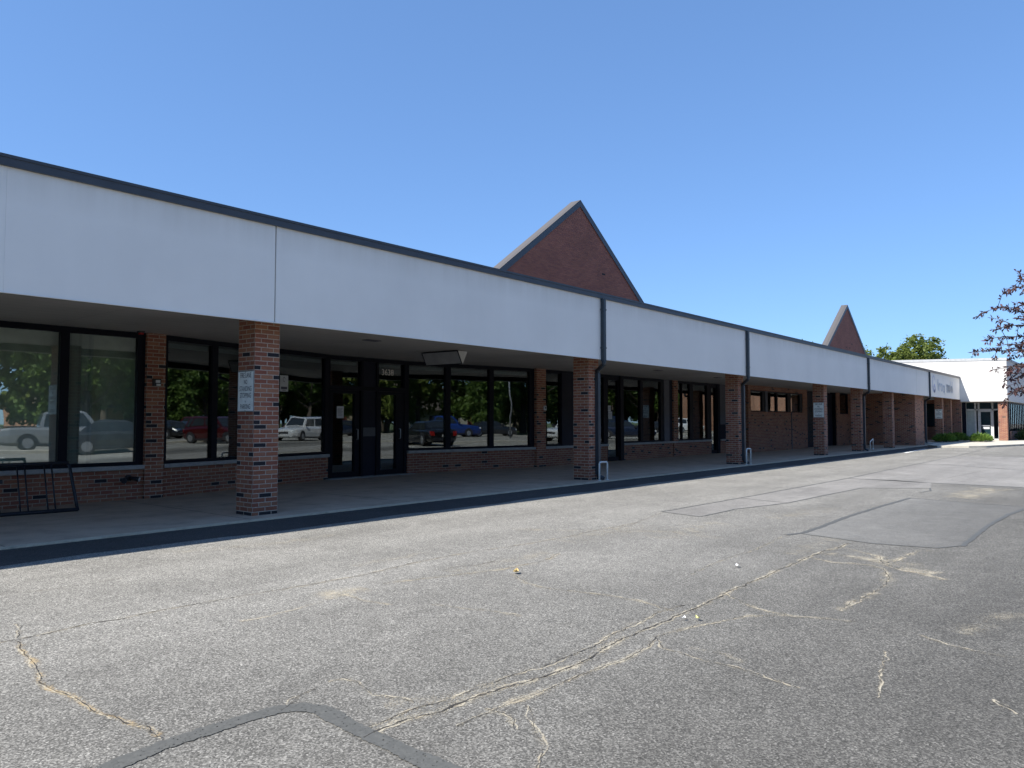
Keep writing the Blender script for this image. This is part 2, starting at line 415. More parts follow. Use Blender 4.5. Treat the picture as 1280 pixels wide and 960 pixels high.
CRACKS=[
 ([(1.455, -4.667), (1.757, -4.486), (1.842, -4.503), (2.031, -4.496), (2.303, -4.443), (2.503, -4.48), (2.796, -4.469), (3.168, -4.481), (3.637, -4.518), (4.12, -4.56), (4.682, -4.578), (5.355, -4.505), (6.006, -4.49), (6.722, -4.615), (7.546, -4.682), (8.299, -4.639), (9.444, -4.675)],0.01,0.07,0.5),
 ([(1.835, -4.552), (1.768, -4.871), (1.7, -5.264), (1.637, -5.506), (1.634, -5.735), (1.65, -5.847), (1.656, -5.98), (1.644, -6.152), (1.663, -6.287), (1.673, -6.393), (1.687, -6.485), (1.721, -6.571), (1.702, -6.747)],0.007,0.042,0.55),
 ([(1.855, -4.462), (1.946, -4.238), (1.991, -4.065)],0.006,0.02,0.3),
 ([(3.011, -5.199), (3.245, -5.235), (3.724, -5.153), (4.019, -5.072)],0,0.06,0.5),
 ([(4.019, -5.072), (3.975, -5.329), (4.011, -5.665)],0.004,0.05,0.6),
 ([(4.496, -5.015), (4.93, -5.164), (5.321, -5.292), (5.658, -5.395), (6.237, -5.434), (6.723, -5.279)],0.006,0.07,0.6),
 ([(5.347, -4.956), (5.584, -5.05), (5.929, -5.061)],0.008,0.03,0.3),
 ([(4.224, -5.882), (4.288, -6.159), (4.367, -6.408), (4.37, -6.633)],0.004,0.045,0.6),
 ([(5.499, -5.625), (5.321, -5.909), (5.226, -6.201), (5.297, -6.479), (5.34, -6.762), (5.358, -7.046), (5.249, -7.282), (5.236, -7.422)],0.005,0.05,0.6),
 ([(2.273, -7.438), (2.402, -7.424), (2.537, -7.438), (2.759, -7.484), (2.99, -7.487), (3.271, -7.523), (3.486, -7.577), (3.721, -7.575), (4.136, -7.529), (4.568, -7.505), (5.028, -7.499), (5.555, -7.493), (6.286, -7.435), (6.959, -7.449), (7.879, -7.421), (8.624, -7.42), (9.011, -7.472), (9.364, -7.455)],0.013,0.065,0.7),
 ([(2.373, -7.345), (2.458, -7.359), (2.62, -7.349), (2.853, -7.392), (3.078, -7.407), (3.344, -7.406), (3.645, -7.459), (4.087, -7.442), (4.657, -7.391), (5.18, -7.353), (5.434, -7.387)],0.007,0.06,0.5),
 ([(2.632, -7.659), (2.797, -7.66), (3.008, -7.684), (3.159, -7.692), (3.32, -7.7), (3.537, -7.703), (3.92, -7.721), (4.28, -7.729), (4.517, -7.654), (4.793, -7.683), (5.163, -7.802), (5.44, -7.891), (5.606, -8.092)],0.006,0.05,0.55),
 ([(4.517, -7.654), (4.343, -7.806), (4.289, -8.048), (4.255, -8.312), (4.22, -8.466), (4.154, -8.709)],0.005,0.035,0.5),
 ([(6.02, -7.447), (5.865, -7.617), (5.746, -7.764), (5.648, -7.958), (5.624, -8.114), (5.67, -8.241), (5.749, -8.546)],0.005,0.05,0.6),
 ([(9.011, -7.472), (8.792, -7.783), (8.69, -7.967), (8.23, -8.119), (7.998, -8.35), (7.889, -8.575), (7.742, -8.731)],0.006,0.09,0.75),
 ([(8.121, -7.5), (7.993, -7.697), (8.104, -7.967), (7.963, -8.184), (7.511, -8.342), (6.995, -8.391), (6.411, -8.362), (6.012, -8.361)],0.006,0.08,0.6),
 ([(8.23, -8.119), (8.746, -8.183), (9.401, -8.197), (9.407, -8.367)],0.005,0.09,0.6),
 ([(5.675, -8.966), (5.6, -9.051), (5.515, -9.224), (5.487, -9.397), (5.482, -9.54)],0.003,0.03,0.6),
 ([(5.142, -8.877), (4.673, -8.972), (4.265, -9.066)],0.002,0.01,0.7),
 ([(4.607, -9.516), (4.529, -9.593), (4.475, -9.659)],0.002,0.01,0.6),
 ([(3.041, -7.759), (2.893, -7.9), (2.716, -8.106), (2.573, -8.181), (2.417, -8.27)],0.003,0.022,0.4),
 ([(2.873, -7.623), (2.873, -7.72), (2.849, -7.816), (2.768, -7.896)],0.006,0.04,0.6),
 ([(2.629, -6.706), (2.717, -6.731), (2.726, -6.823), (2.666, -7.058), (2.713, -7.188), (2.718, -7.3)],0.005,0.05,0.5),
 ([(2.241, -6.874), (2.376, -6.78), (2.471, -6.748), (2.527, -6.74)],0.006,0.015,0.3),
 ([(2.223, -2.945), (2.541, -3.049), (2.846, -3.071), (3.206, -3.022)],0.005,0.03,0.25),
 ([(8.429, -4.797), (9.156, -4.718), (10.652, -4.366)],0.006,0.04,0.4),
 ([(9.616, -6.672), (8.128, -6.82), (7.366, -6.8), (6.494, -6.887)],0.004,0.03,0.3),
 ([(21.2, -6.287), (25.331, -6.539), (27.613, -6.944)],0.01,0.05,0.2),
]
WASH=[
 ([(7.817, -3.71), (8.097, -4.281), (8.433, -4.914), (8.95, -5.54), (8.769, -6.162)],0.22,0.3),
 ([(7.346, -4.827), (8.008, -4.833), (8.75, -4.839), (9.225, -4.801)],0.35,0.4),
 ([(8.279, -5.57), (8.823, -5.606), (9.704, -5.507), (10.152, -5.532)],0.45,0.4),
 ([(3.814, -5.135), (4.075, -5.001), (4.28, -5.008)],0.3,0.5),
 ([(5.206, -5.094), (5.684, -5.17), (6.153, -5.191), (6.669, -5.213)],0.25,0.35),
 ([(2.587, -7.21), (2.726, -7.292), (2.937, -7.423), (3.283, -7.457)],0.14,0.35),
 ([(8.574, -7.519), (8.385, -7.892), (8.263, -8.291), (8.019, -8.615)],0.3,0.45),
 ([(16.099, -7.472), (17.562, -7.506), (18.87, -7.672)],0.7,0.45),
 ([(8.202, -7.225), (8.728, -7.215), (9.625, -7.198)],0.3,0.3),
 ([(4.001, -1.985), (4.434, -2.187), (5.011, -2.369), (5.996, -2.398)],0.2,0.3),
 ([(11.104, -5.843), (12.077, -6.091), (12.993, -6.167)],0.4,0.3),
 ([(4.84, -4.15), (5.211, -4.192), (5.798, -4.159)],0.16,0.3),
 ([(5.887, -9.162), (6.307, -9.287), (6.778, -9.4)],0.2,0.12),
 ([(4.438, -7.921), (4.455, -8.124), (4.383, -8.305)],0.06,0.3),
]
TAR=[
 ([(1.166, -6.958), (1.311, -6.911), (1.467, -6.866), (1.647, -6.838), (1.831, -6.834), (2.027, -6.837), (2.21, -6.853), (2.31, -6.908), (2.347, -7.018), (2.326, -7.229), (2.302, -7.485), (2.295, -7.699), (2.29, -7.942), (2.285, -8.162)],0.125),
 ([(10.745, -4.315), (13.541, -4.377), (19.849, -4.447), (24.952, -4.342), (34.962, -4.212), (47.817, -3.713)],0.05),
 ([(10.745, -4.315), (10.559, -5.035), (11.759, -5.031), (13.273, -5.351), (17.175, -5.47), (18.106, -6.596), (17.379, -6.738), (16.859, -6.657)],0.04),
 ([(13.541, -4.377), (13.273, -5.351)],0.03),
 ([(19.849, -4.447), (19.606, -6.089), (19.527, -8.163)],0.07),
 ([(9.536, -6.681), (9.882, -6.778), (10.734, -6.754), (12.332, -6.719), (13.916, -6.722), (15.522, -6.775)],0.085),
 ([(15.522, -6.775), (15.305, -7.604), (15.133, -8.573)],0.04),
 ([(9.78, -6.763), (9.509, -7.677), (9.632, -8.309), (10.019, -8.518)],0.03),
 ([(15.343, -8.64), (13.809, -8.508), (12.463, -8.461), (11.026, -8.485), (9.944, -8.514)],0.075),
 ([(28.346, -4.757), (26.768, -6.54), (26.08, -7.445)],0.07),
 ([(34.142, -5.808), (36.072, -6.624)],0.12),
]
PATCH=[
 ([(10.745, -4.315), (13.541, -4.377), (19.849, -4.447), (19.905, -5.515), (19.641, -6.312), (18.106, -6.596), (17.175, -5.47), (13.273, -5.351), (11.759, -5.031), (10.559, -5.035)],1),
 ([(19.849, -4.447), (24.952, -4.342), (34.962, -4.212), (36.072, -6.624), (19.581, -8.228), (19.606, -6.089)],1),
 ([(9.78, -6.763), (12.332, -6.719), (15.522, -6.775), (15.305, -7.604), (15.2, -8.654), (12.463, -8.461), (10.019, -8.518), (9.632, -8.309), (9.509, -7.677)],2),
 ([(1.166, -6.958), (1.311, -6.911), (1.647, -6.838), (2.027, -6.837), (2.31, -6.908), (2.326, -7.229), (2.295, -7.699), (2.285, -8.162), (1.937, -8.286), (1.138, -7.319)],3),
]
MARK=[(37.025, -1.892), (40.361, -1.633), (42.996, -1.549)]
TIPS=[
 (2.6,[(13.313, -9.436, 3.127), (12.485, -8.915, 3.253), (12.211, -8.732, 3.149)]),
 (2.5,[(13.414, -9.374, 2.769), (12.653, -8.933, 2.875), (12.343, -8.72, 2.948), (12.101, -8.584, 2.933)]),
 (2.4,[(13.382, -9.327, 2.656), (12.778, -8.917, 2.744), (12.498, -8.733, 2.721), (12.236, -8.568, 2.643)]),
 (2.3,[(13.422, -9.367, 2.543), (12.665, -8.924, 2.567), (12.337, -8.683, 2.556), (12.048, -8.488, 2.512)]),
 (2.3,[(13.305, -9.369, 2.364), (12.706, -8.961, 2.391), (12.344, -8.677, 2.359), (12.211, -8.518, 2.381), (11.965, -8.374, 2.329)]),
 (2.1,[(13.435, -9.357, 2.204), (12.713, -8.956, 2.214), (12.441, -8.781, 2.163), (12.376, -8.693, 2.054)]),
 (2,[(13.477, -9.395, 2.034), (12.838, -8.939, 2.067), (12.594, -8.797, 2.016)]),
 (1.9,[(13.358, -9.399, 1.916), (12.758, -8.989, 1.928), (12.501, -8.83, 1.858), (12.42, -8.727, 1.792)]),
 (2.9,[(13.427, -9.437, 3.392), (12.824, -9.023, 3.411), (12.573, -8.871, 3.348)]),
 (2.4,[(13.818, -9.399, 2.865), (13.207, -8.972, 2.839), (12.905, -8.766, 2.871)]),
 (2.3,[(13.831, -9.388, 2.516), (13.219, -8.962, 2.519), (12.89, -8.719, 2.486)]),
 (2.4,[(13.937, -9.395, 2.996), (13.441, -8.955, 3.04), (13.178, -8.8, 3.106)]),
 (2.2,[(13.959, -9.378, 2.409), (13.502, -8.98, 2.377), (13.177, -8.741, 2.345)]),
]
SAND_COLS = ((.42,.36,.26), (.60,.55,.43))
for k_ in (.3, .5, .7, .9): sand_mat('sand%d' % round(k_*10), k_*1.0, SAND_COLS)
sand_mat('sand_ochre', .55, ((.46,.33,.17), (.58,.47,.29)))
def struct(o): o['kind'] = 'structure'; return o
# ------------------------------------------------------------------ ground
g = MB(); g.face([(-300,-300,0), (400,-300,0), (400,300,0), (-300,300,0)])
struct(g.build('parking_lot', 'asphalt'))
g = MB(); g.prism([(-12,-.45), (50.4,-.45), (50.4,5.2), (-12,5.2)], -.05, .016)
struct(g.build('sidewalk', 'sidewalk'))
g = MB(); g.box(-12, 50.38, -.475, -.452, -.05, .021); g.box(-12, 50.38, -.452, -.36, .0165, .0205); struct(g.build('kerb_edge', 'kerb_edge'))
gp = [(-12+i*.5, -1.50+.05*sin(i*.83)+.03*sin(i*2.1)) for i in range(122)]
g = MB(); g.face([(x, y, .0012) for x, y in gp]+[(48.5, -.45, .0012), (-12, -.45, .0012)]); struct(g.build('canopy_shade_strip', 'canopy_shade_asphalt'))  # darker asphalt colour that paints in extra depth for the canopy's shadow
pl = [(50.4,-.47), (46.6,-.9), (45.6,-1.55), (46.2,-2.9), (47.2,-3.55), (52.3,-4.75), (62,-6.2), (90,-7.5), (90,4), (50.4,4)]
g = MB(); g.prism(pl, -.05, .10); struct(g.build('corner_pavement', 'plaza', bevel=.02))
g = MB(); g.prism([(-300,-47), (400,-47), (400,-300), (-300,-300)][::-1], -.05, .06); struct(g.build('lawn', 'lawn'))
g = MB(); g.prism([(-60,-18.9), (300,-18.9), (300,-18.4), (-60,-18.4)], -.05, .13); struct(g.build('island_kerb', 'plaza', bevel=.02))
# parking stripes out in the lot
for i, x in enumerate(range(-8, 110, 3)):
    for y0, y1 in ((-18.2, -13.2), (-38.5, -33.5)):
        g = MB(); g.face([(x, y0, .004), (x+.1, y0, .004), (x+.1, y1, .004), (x, y1, .004)])
        if i % 2 == 0 or x > 20: struct(g.build('parking_line', 'paint_white'))

def refine(pts, step, jit, rnd):
    out = []
    for (a, b) in zip(pts, pts[1:]):
        L = hypot(b[0]-a[0], b[1]-a[1]); n = max(1, int(L/step))
        for i in range(n):
            t = i/n; out.append((a[0]+(b[0]-a[0])*t, a[1]+(b[1]-a[1])*t))
    out.append(pts[-1])
    res = []; off = 0
    for i, p in enumerate(out):
        q = out[min(i+1, len(out)-1)]; r = out[max(i-1, 0)]
        d = hypot(q[0]-r[0], q[1]-r[1]) or 1; nx, ny = -(q[1]-r[1])/d, (q[0]-r[0])/d
        off = off*.7+rnd.gauss(0, jit)
        res.append((p[0]+nx*off, p[1]+ny*off))
    return res
def ribbon(pts, hw, z, rnd=None, var=0):
    mb = MB(); L = R = None; u = 0; prev = None; n = len(pts)
    for i, p in enumerate(pts):
        q = pts[min(i+1, n-1)]; r = pts[max(i-1, 0)]
        d = hypot(q[0]-r[0], q[1]-r[1]) or 1; nx, ny = -(q[1]-r[1])/d, (q[0]-r[0])/d
        w = hw*(1+(rnd.uniform(-var, var) if rnd else 0))
        l, rr = (p[0]+nx*w, p[1]+ny*w, z), (p[0]-nx*w, p[1]-ny*w, z)
        if prev:
            du = hypot(p[0]-prev[0], p[1]-prev[1])
            mb.face([R, rr, l, L], [(u, -1), (u+du, -1), (u+du, 1), (u, 1)]); u += du
        L, R, prev = l, rr, p
    return mb
rc = random.Random(3)
PM = {1: 'patch_light', 2: 'patch_grey', 3: 'patch_near'}
for i, (poly, k) in enumerate(PATCH[:3]):
    g = MB(); poly = poly if sum(a[0]*b[1]-b[0]*a[1] for a, b in zip(poly, poly[1:]+poly[:1])) > 0 else poly[::-1]
    g.face([(x, y, .0014) for x, y in poly]); struct(g.build('asphalt_patch', PM[k]))
z = .0018
for pts, hw, k in WASH:
    z += .00004
    struct(ribbon(refine(pts, .15, .02, rc), hw, z, rc, .35).build('sand_drift', 'sand%d' % min((3, 5, 7, 9), key=lambda q: abs(q-k*9))))
for i, (pts, cw, sw, k) in enumerate(CRACKS):
    z += .00004
    fine = refine(pts, .035, .006, rc)
    m = 'sand_ochre' if i == 1 else 'sand%d' % min((3, 5, 7, 9), key=lambda q: abs(q-k*8))
    struct(ribbon(fine[::3], sw, z, rc, .45).build('sand_in_crack', m))
    if k >= .3: struct(ribbon(refine(pts, .035, .009, rc), max(.009, sw*.17), z+.00002, rc, .7).build('sand_in_crack', 'sand9' if k >= .5 else 'sand7'))
    if cw > .001:
        struct(ribbon(fine, cw*.6, z+.0012, rc, .5).build('asphalt_crack', 'crack'))
for pts, w in TAR:
    z += .00004
    struct(ribbon(refine(pts, .10, .004, rc), w*.5, z+.0004, rc, .12).build('tar_seam', 'tar'))
struct(ribbon(refine(MARK, .3, .005, rc), .07, .005, rc, .2).build('white_road_line', 'paint_white'))
# ------------------------------------------------------------------ litter
def flat_scrap(name, label, cat, x, y, s, mat, rz, curl, group=None):
    mb = MB(); n = 6
    for i in range(n):
        a0, a1 = i/n, (i+1)/n
        def row(a): w = s*.45*sin(pi*min(1, a*.9+.08))**.7; return a*s*1.5-s*.75, w, .012+curl*(a-.5)**2*4
        (x0, w0, z0), (x1, w1, z1) = row(a0), row(a1)
        mb.face([(x0,-w0,z0+curl*.5), (x1,-w1,z1+curl*.4), (x1,0,z1), (x0,0,z0)]); mb.face([(x0,0,z0), (x1,0,z1), (x1,w1,z1+curl*.6), (x0,w0,z0+curl*.3)])
    o = mb.build(name, mat, None, loc=(x, y, .004), label=label, category=cat)
    o.rotation_euler.z = rz
    if group: o['group'] = group
flat_scrap('fallen_leaf', 'curled tan leaf lying where two sandy cracks meet mid lot', 'leaf', 5.552, -5.63, .06, 'leaf_tan', .5, .022)
flat_scrap('paper_scrap', 'long white paper scrap lying alone on unbroken grey asphalt', 'litter', 7.152, -7.077, .04, 'scrap_white', .9, .012)
flat_scrap('paper_scrap', 'small white paper scrap beside the yellow leaf on the main crack', 'litter', 5.021, -7.597, .024, 'scrap_white', .2, .012)
flat_scrap('fallen_leaf', 'small yellow leaf beside a white scrap on the main crack', 'leaf', 5.083, -7.671, .03, 'leaf_yellow', 1.1, .014)

# ------------------------------------------------------------------ main arcade building
BLD = empty('shopping_arcade', 'long single storey brick shopping arcade with deep white fascia, brick pillars and dark shopfronts', 'building')
YF = -.32
xs = [-12, -7.4, -3.95, -.5, 2.97, 6.45, 9.95, 13.36, 16.8, 20.22, 23.65, 27.1, 30.5, 33.95, 37.43, 42.0, 47.1, 50.15, 59.75]
strong = {6.45: .022, 47.1: .03}
for a, b in zip(xs, xs[1:]):
    ga = strong.get(a, .0014)/2; gb = strong.get(b, .0014)/2
    MB().box(a+ga, b-gb, YF, YF+.05, 2.857, 4.30).build('fascia_panel', 'fascia', BLD)
MB().box(-12, 59.75, YF+.056, -.12, 2.862, 4.27).build('fascia_backing', 'backing', BLD)
MB().box(-12, 59.75, YF-.012, YF+.05, 2.845, 2.857).build('fascia_drip_edge', 'fascia', BLD)
c = MB(); c.box(-12, 59.75, YF-.035, YF+.20, 4.28, 4.41); c.box(-12, 59.75, YF-.045, YF-.035, 4.375, 4.41)
c.build('roof_edge_cap', 'cap_metal', BLD)
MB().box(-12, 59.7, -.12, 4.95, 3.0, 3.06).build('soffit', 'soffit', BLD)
MB().box(-12, 59.7, -.12, 18, 3.9, 4.15).build('roof', 'roof_grey', BLD)
MB().box(-12, -11.8, 3.8, 18, 0, 3.9).build('end_wall', 'brick', BLD); MB().box(-12, 59.7, 17.8, 18, 0, 3.9).build('rear_wall', 'brick', BLD)
# pillars
PX = [6.33, 15.15, 23.75, 32.22, 37.45, 43.02, 55.55, 58.3, -2.5]
for x in PX:
    MB().box(x, x+.42, 0, .44, 0, 3.0).build('brick_pillar', 'pillar_brick', BLD)
MB().box(48.1, 50.3, 0, 3.4, 0, 3.0).build('brick_pier', 'pillar_brick', BLD)
# downpipes
def pipe(x, dx):
    mb = MB(); w = .05
    mb.box(x-w, x+w, YF-.012-.085, YF-.014, 2.80, 4.28)
    for zz in (3.1, 4.0): mb.box(x-w-.02, x+w+.02, YF-.10, YF-.013, zz, zz+.03)
    mb.tube([(x, YF-.055, 2.82), (x+dx*.1, YF-.05, 2.74), (x+dx*.9, -.05, 2.60), (x+dx, -.05, 2.52)], .05, 8)
    mb.box(x+dx-w, x+dx+w, -.095, -.004, .14, 2.55)
    mb.tube([(x+dx, -.05, .16), (x+dx, -.07, .10), (x+dx, -.2, .05)], .05, 8)
    mb.build('downpipe', 'pipe_metal', BLD)
pipe(15.22, .24); pipe(23.66, .36); pipe(37.45, .33); pipe(50.2, .3)
# soffit vents
for x, y in ((9.9, 1.6), (21.6, 1.7), (26.6, 2.0)):
    v = MB(); v.box(x-.17, x+.17, y-.09, y+.09, 2.985, 2.998)
    v.build('soffit_vent', 'grey_panel', BLD)
Z0, ZS, ZW, ZT = .55, .62, .68, 2.90     # low wall top, sill top, glass bottom, glass top
def low_wall(F, s0, s1, sill=True, z=Z0):
    w = MB().fbox(F, s0, s1, -.20, 0, 0, z).build('low_wall', 'brick', BLD)
    if sill: MB().fbox(F, s0-.0, s1+.0, -.20, .055, z, ZS).build('window_sill', 'sill_stone', BLD)
def window(F, s0, s1, panes, z0=ZS, z1=3.0, zg0=ZW, zg1=ZT, depth=.10, blind=None, rail=False, gl='glass'):
    """one framed shopfront window: solid frame round the listed glass openings"""
    mb = MB(); n0, n1 = -.12, -.02
    mb.fbox(F, s0, s1, n0, n1, z0, zg0); mb.fbox(F, s0, s1, n0, n1, zg1, z1)
    e = [s0]+[q for p in panes for q in p]+[s1]
    for a, b in zip(e[0::2], e[1::2]):
        if b-a > .004: mb.fbox(F, a, b, n0, n1+.002, zg0, zg1)
    o = mb.build('window', 'bronze', BLD)
    for a, b in panes:
        MB().fbox(F, a, b, n0+.035, n0+.047, zg0, zg1).build('glass_pane', gl, o)
        if rail: MB().fbox(F, a+.02, b-.02, n0-.10, n0-.03, zg1-.11, zg1-.03).build('blind_headrail', 'headrail', o)
        if blind: MB().fbox(F, a+.02, b-.02, n0-.13, n0-.11, zg0, zg1-.05).build('blind', blind, o)
    return o
# bay A (left): big panes, pale room behind
A = Frame((-4, 3.8), (6.49, 3.8))
low_wall(A, -8, A.L)
window(A, 0, A.L, [(.2,2.4), (2.5,4.5), (4.6,6.62), (6.76,9.08), (9.22,10.36)], gl='glass_clear')
MB().box(6.49, 6.83, 3.74, 4.05, 0, 3.0).build('brick_pilaster', 'pillar_brick', BLD)
# bay B: wall turning in towards the door
B = Frame((6.83, 3.8), (11.4, 4.92))
low_wall(B, .02, B.L-.02)
window(B, .02, B.L, [(.1,1.16), (1.30,2.72), (2.86,4.58)], rail=True)
# entrance between B and C
D = Frame((11.4, 5.0), (13.98, 5.0))
def door(F, s0, s1, g0, g1, zt=2.16, handle=None, kick=.12, gz0=.16, dark=False):
    mb = MB(); n0, n1 = -.12, -.03
    mb.fbox(F, s0, g0, n0, n1, .02, zt); mb.fbox(F, g1, s1, n0, n1, .02, zt)
    mb.fbox(F, g0, g1, n0, n1, .02, gz0); mb.fbox(F, g0, g1, n0, n1, zt-.08, zt)
    o = mb.build('door', 'bronze', BLD)
    MB().fbox(F, g0, g1, n0+.03, n0+.042, gz0, zt-.08).build('glass_pane', 'glass', o)
    if handle is not None:
        a = F.pt(handle, .03); b = F.pt(handle, -.03)
        h = MB(); h.tube([(*b, 1.2), (*a, 1.2), (*a, .95), (*b, .95)], .012, 6); h.build('handle', 'alum', o)
    return o
dl = door(D, .10, 1.00, .20, .86, handle=.92)
dr = door(D, 1.62, 2.50, 1.71, 2.22, handle=2.33)
ef = MB(); ef.fbox(D, 0, .098, -.14, -.01, .02, 3.0); ef.fbox(D, 2.502, 2.58, -.14, -.01, .02, 3.0)
ef.fbox(D, .098, 2.502, -.14, -.012, 2.165, 2.27); ef.fbox(D, .098, 2.502, -.14, -.014, 2.90, 3.0)
ef.fbox(D, 1.05, 1.12, -.14, -.016, .02, 2.9); ef.fbox(D, 1.55, 1.62, -.14, -.018, .02, 2.9)
ef.build('door_frame', 'bronze', BLD)
pn = MB(); pn.fbox(D, 1.12, 1.55, -.12, -.05, .02, 2.9); pn.build('door_panel', 'bronze_panel', BLD)
MB().fbox(D, 1.14, 1.53, -.05, -.035, 1.02, 1.24).build('letter_plate', 'cap_metal', BLD)
for a, b in ((.10, 1.05), (1.62, 2.502)):
    t = MB(); t.fbox(D, a, b, -.10, -.088, 2.27, 2.9); tw = t.build('transom_window', 'glass', BLD)
    MB().fbox(D, a+.05, b-.05, -.22, -.15, 2.80, 2.87).build('blind_headrail', 'headrail', tw)
p = D.pt(2.0, -.082)
text_mesh('3638', .22, face_street((p[0]-.03, p[1], 2.66)), 'house_number', 'number_white', tw, .001, xs=.95)
p = D.pt(2.25, -.082)
text_mesh('F 10', .07, face_street((p[0], p[1], 2.36)), 'small_lettering', 'number_white', tw, .001)
MB().box(11.3, 14.1, 4.75, 5.16, .016, .03).build('threshold', 'sill_stone', BLD)
# bay C
Cc = Frame((13.98, 5.0), (18.47, 4.2))
low_wall(Cc, .02, Cc.L)
window(Cc, 0, Cc.L, [(.07,1.27), (1.44,2.82), (2.98,4.38)], rail=True)
w = BLD
MB().box(18.47, 18.93, 4.12, 4.5, 0, 3.0).build('brick_pilaster', 'pillar_brick', BLD)
# bays D, E, F: straight run with two set-in doors
E_ = Frame((18.93, 4.15), (32.75, 4.15))
k = -18.93
low_wall(E_, 0, 22.47+k)
window(E_, 0, 22.50+k, [(18.99+k,19.78+k), (20.45+k,21.7+k), (21.78+k,22.27+k)])
MB().fbox(E_, 19.8+k, 20.43+k, -.02, .01, ZS, 2.95).build('dark_panel', 'bronze_panel', BLD)
door(E_, 22.52+k, 23.28+k, 22.56+k, 23.22+k, 2.9, None)
MB().fbox(E_, 23.28+k, 23.50+k, -.16, .03, 0, 3.0).build('door_post', 'bronze', BLD)
MB().fbox(E_, 22.5+k, 23.28+k, -.12, -.02, 2.9, 3.0).build('door_head', 'bronze', BLD)
low_wall(E_, 23.50+k, 27.53+k); low_wall(E_, 27.56+k, 30.6+k)
window(E_, 23.50+k, 26.5+k, [(23.56+k,24.74+k), (24.92+k,26.26+k)])
MB().fbox(E_, 26.5+k, 26.92+k, -.12, 0, ZS, 3.0).build('grey_panel', 'grey_panel', BLD)
MB().fbox(E_, 26.92+k, 27.20+k, -.12, -.03, ZS, 3.0).build('dark_panel', 'bronze_panel', BLD)
MB().fbox(E_, 27.20+k, 27.56+k, -.2, .04, 0, 3.0).build('brick_pilaster', 'pillar_brick', BLD)
window(E_, 27.56+k, 30.62+k, [(27.62+k,28.0+k), (28.05+k,28.68+k), (28.98+k,30.26+k)])
door(E_, 30.66+k, 31.22+k, 30.70+k, 31.18+k, 2.9, None)
MB().fbox(E_, 31.22+k, 31.46+k, -.16, .02, 0, 3.0).build('door_post', 'bronze', BLD)
MB().fbox(E_, 30.62+k, 31.22+k, -.12, -.02, 2.9, 3.0).build('door_head', 'bronze', BLD)
MB().fbox(E_, 31.46+k, 32.75+k, -.15, 0, 1.25, 3.0).build('grey_panel', 'grey_panel', BLD)
MB().fbox(E_, 31.46+k, 32.75+k, -.15, .01, ZS, 1.25).build('dark_panel', 'bronze_panel', BLD)
low_wall(E_, 31.50+k, 32.75+k)
# wall G: plain brick with a strip of high windows
Gf = Frame((32.75, 3.4), (48.1, 3.4)); k = -32.75
gw = MB()
gw.fbox(Gf, 0, 40.35+k, -.2, 0, 0, 1.82)
gw.fbox(Gf, 0, 33.02+k, -.2, 0, 1.82, 3.0); gw.fbox(Gf, 33.02+k, 39.68+k, -.2, 0, 2.78, 3.0); gw.fbox(Gf, 39.68+k, 40.35+k, -.2, 0, 1.82, 3.0)
gw.build('brick_wall', 'brick', BLD); gw = MB()
gw.fbox(Gf, 45.2+k, 48.1+k, -.2, 0, 0, 1.80); gw.fbox(Gf, 45.2+k, 45.8+k, -.2, 0, 1.80, 3.0); gw.fbox(Gf, 47.4+k, 48.1+k, -.2, 0, 1.80, 3.0)
gw.build('brick_wall', 'brick', BLD)
MB().box(32.75, 32.95, 3.6, 4.3, 0, 3.0).build('return_wall', 'brick', BLD)
window(Gf, 33.02+k, 39.68+k, [(33.07+k,34.42+k), (35.05+k,36.15+k), (36.3+k,37.6+k), (38.05+k,39.3+k)], 1.82, 2.78, 1.87, 2.73)
MB().fbox(Gf, 34.72+k, 34.98+k, -.02, .012, 1.82, 2.78).build('window_post', 'grey_panel', BLD)
window(Gf, 45.8+k, 47.4+k, [(45.9+k,47.3+k)], 1.80, 3.0, 1.86, 2.92)
MB().fbox(Gf, 38.0+k, 38.05+k, 0, .035, 0, 1.82).build('wall_conduit', 'grey_panel', BLD)
for a, b in ((40.35, 42.75), (42.8, 45.2)):
    d = MB(); d.fbox(Gf, a+k+.02, b+k-.02, -.3, -.22, .02, 2.95); o = d.build('door', 'bronze_panel', BLD)
    MB().fbox(Gf, (a+b)/2+k-.35, (a+b)/2+k+.35, -.22, -.21, .3, 2.1).build('glass_pane', 'teal_glass', o)
for a in (40.35, 42.74, 45.14): MB().fbox(Gf, a+k, a+k+.06, -.32, -.05, .02, 3.0).build('door_jamb', 'bronze', BLD)
# far cross wall below the white corner block
for q in ((-.35, 1.22, 0, 2.857), (1.22, 1.95, 0, 1.0), (1.95, 3.4, 0, 2.857), (1.22, 1.95, 2.6, 2.857)):
    MB().box(59.76, 60.0, *q).build('brick_wall', 'brick', BLD)
MB().box(50.3, 59.76, 3.4, 3.6, 0, 3.0).build('brick_wall', 'brick', BLD)
o = MB().box(59.80, 59.95, 1.22, 1.95, 1.0, 2.6, skip='').build('window', 'bronze', BLD); MB().box(59.775, 59.798, 1.27, 1.90, 1.05, 2.55).build('glass_pane', 'teal_glass', o)
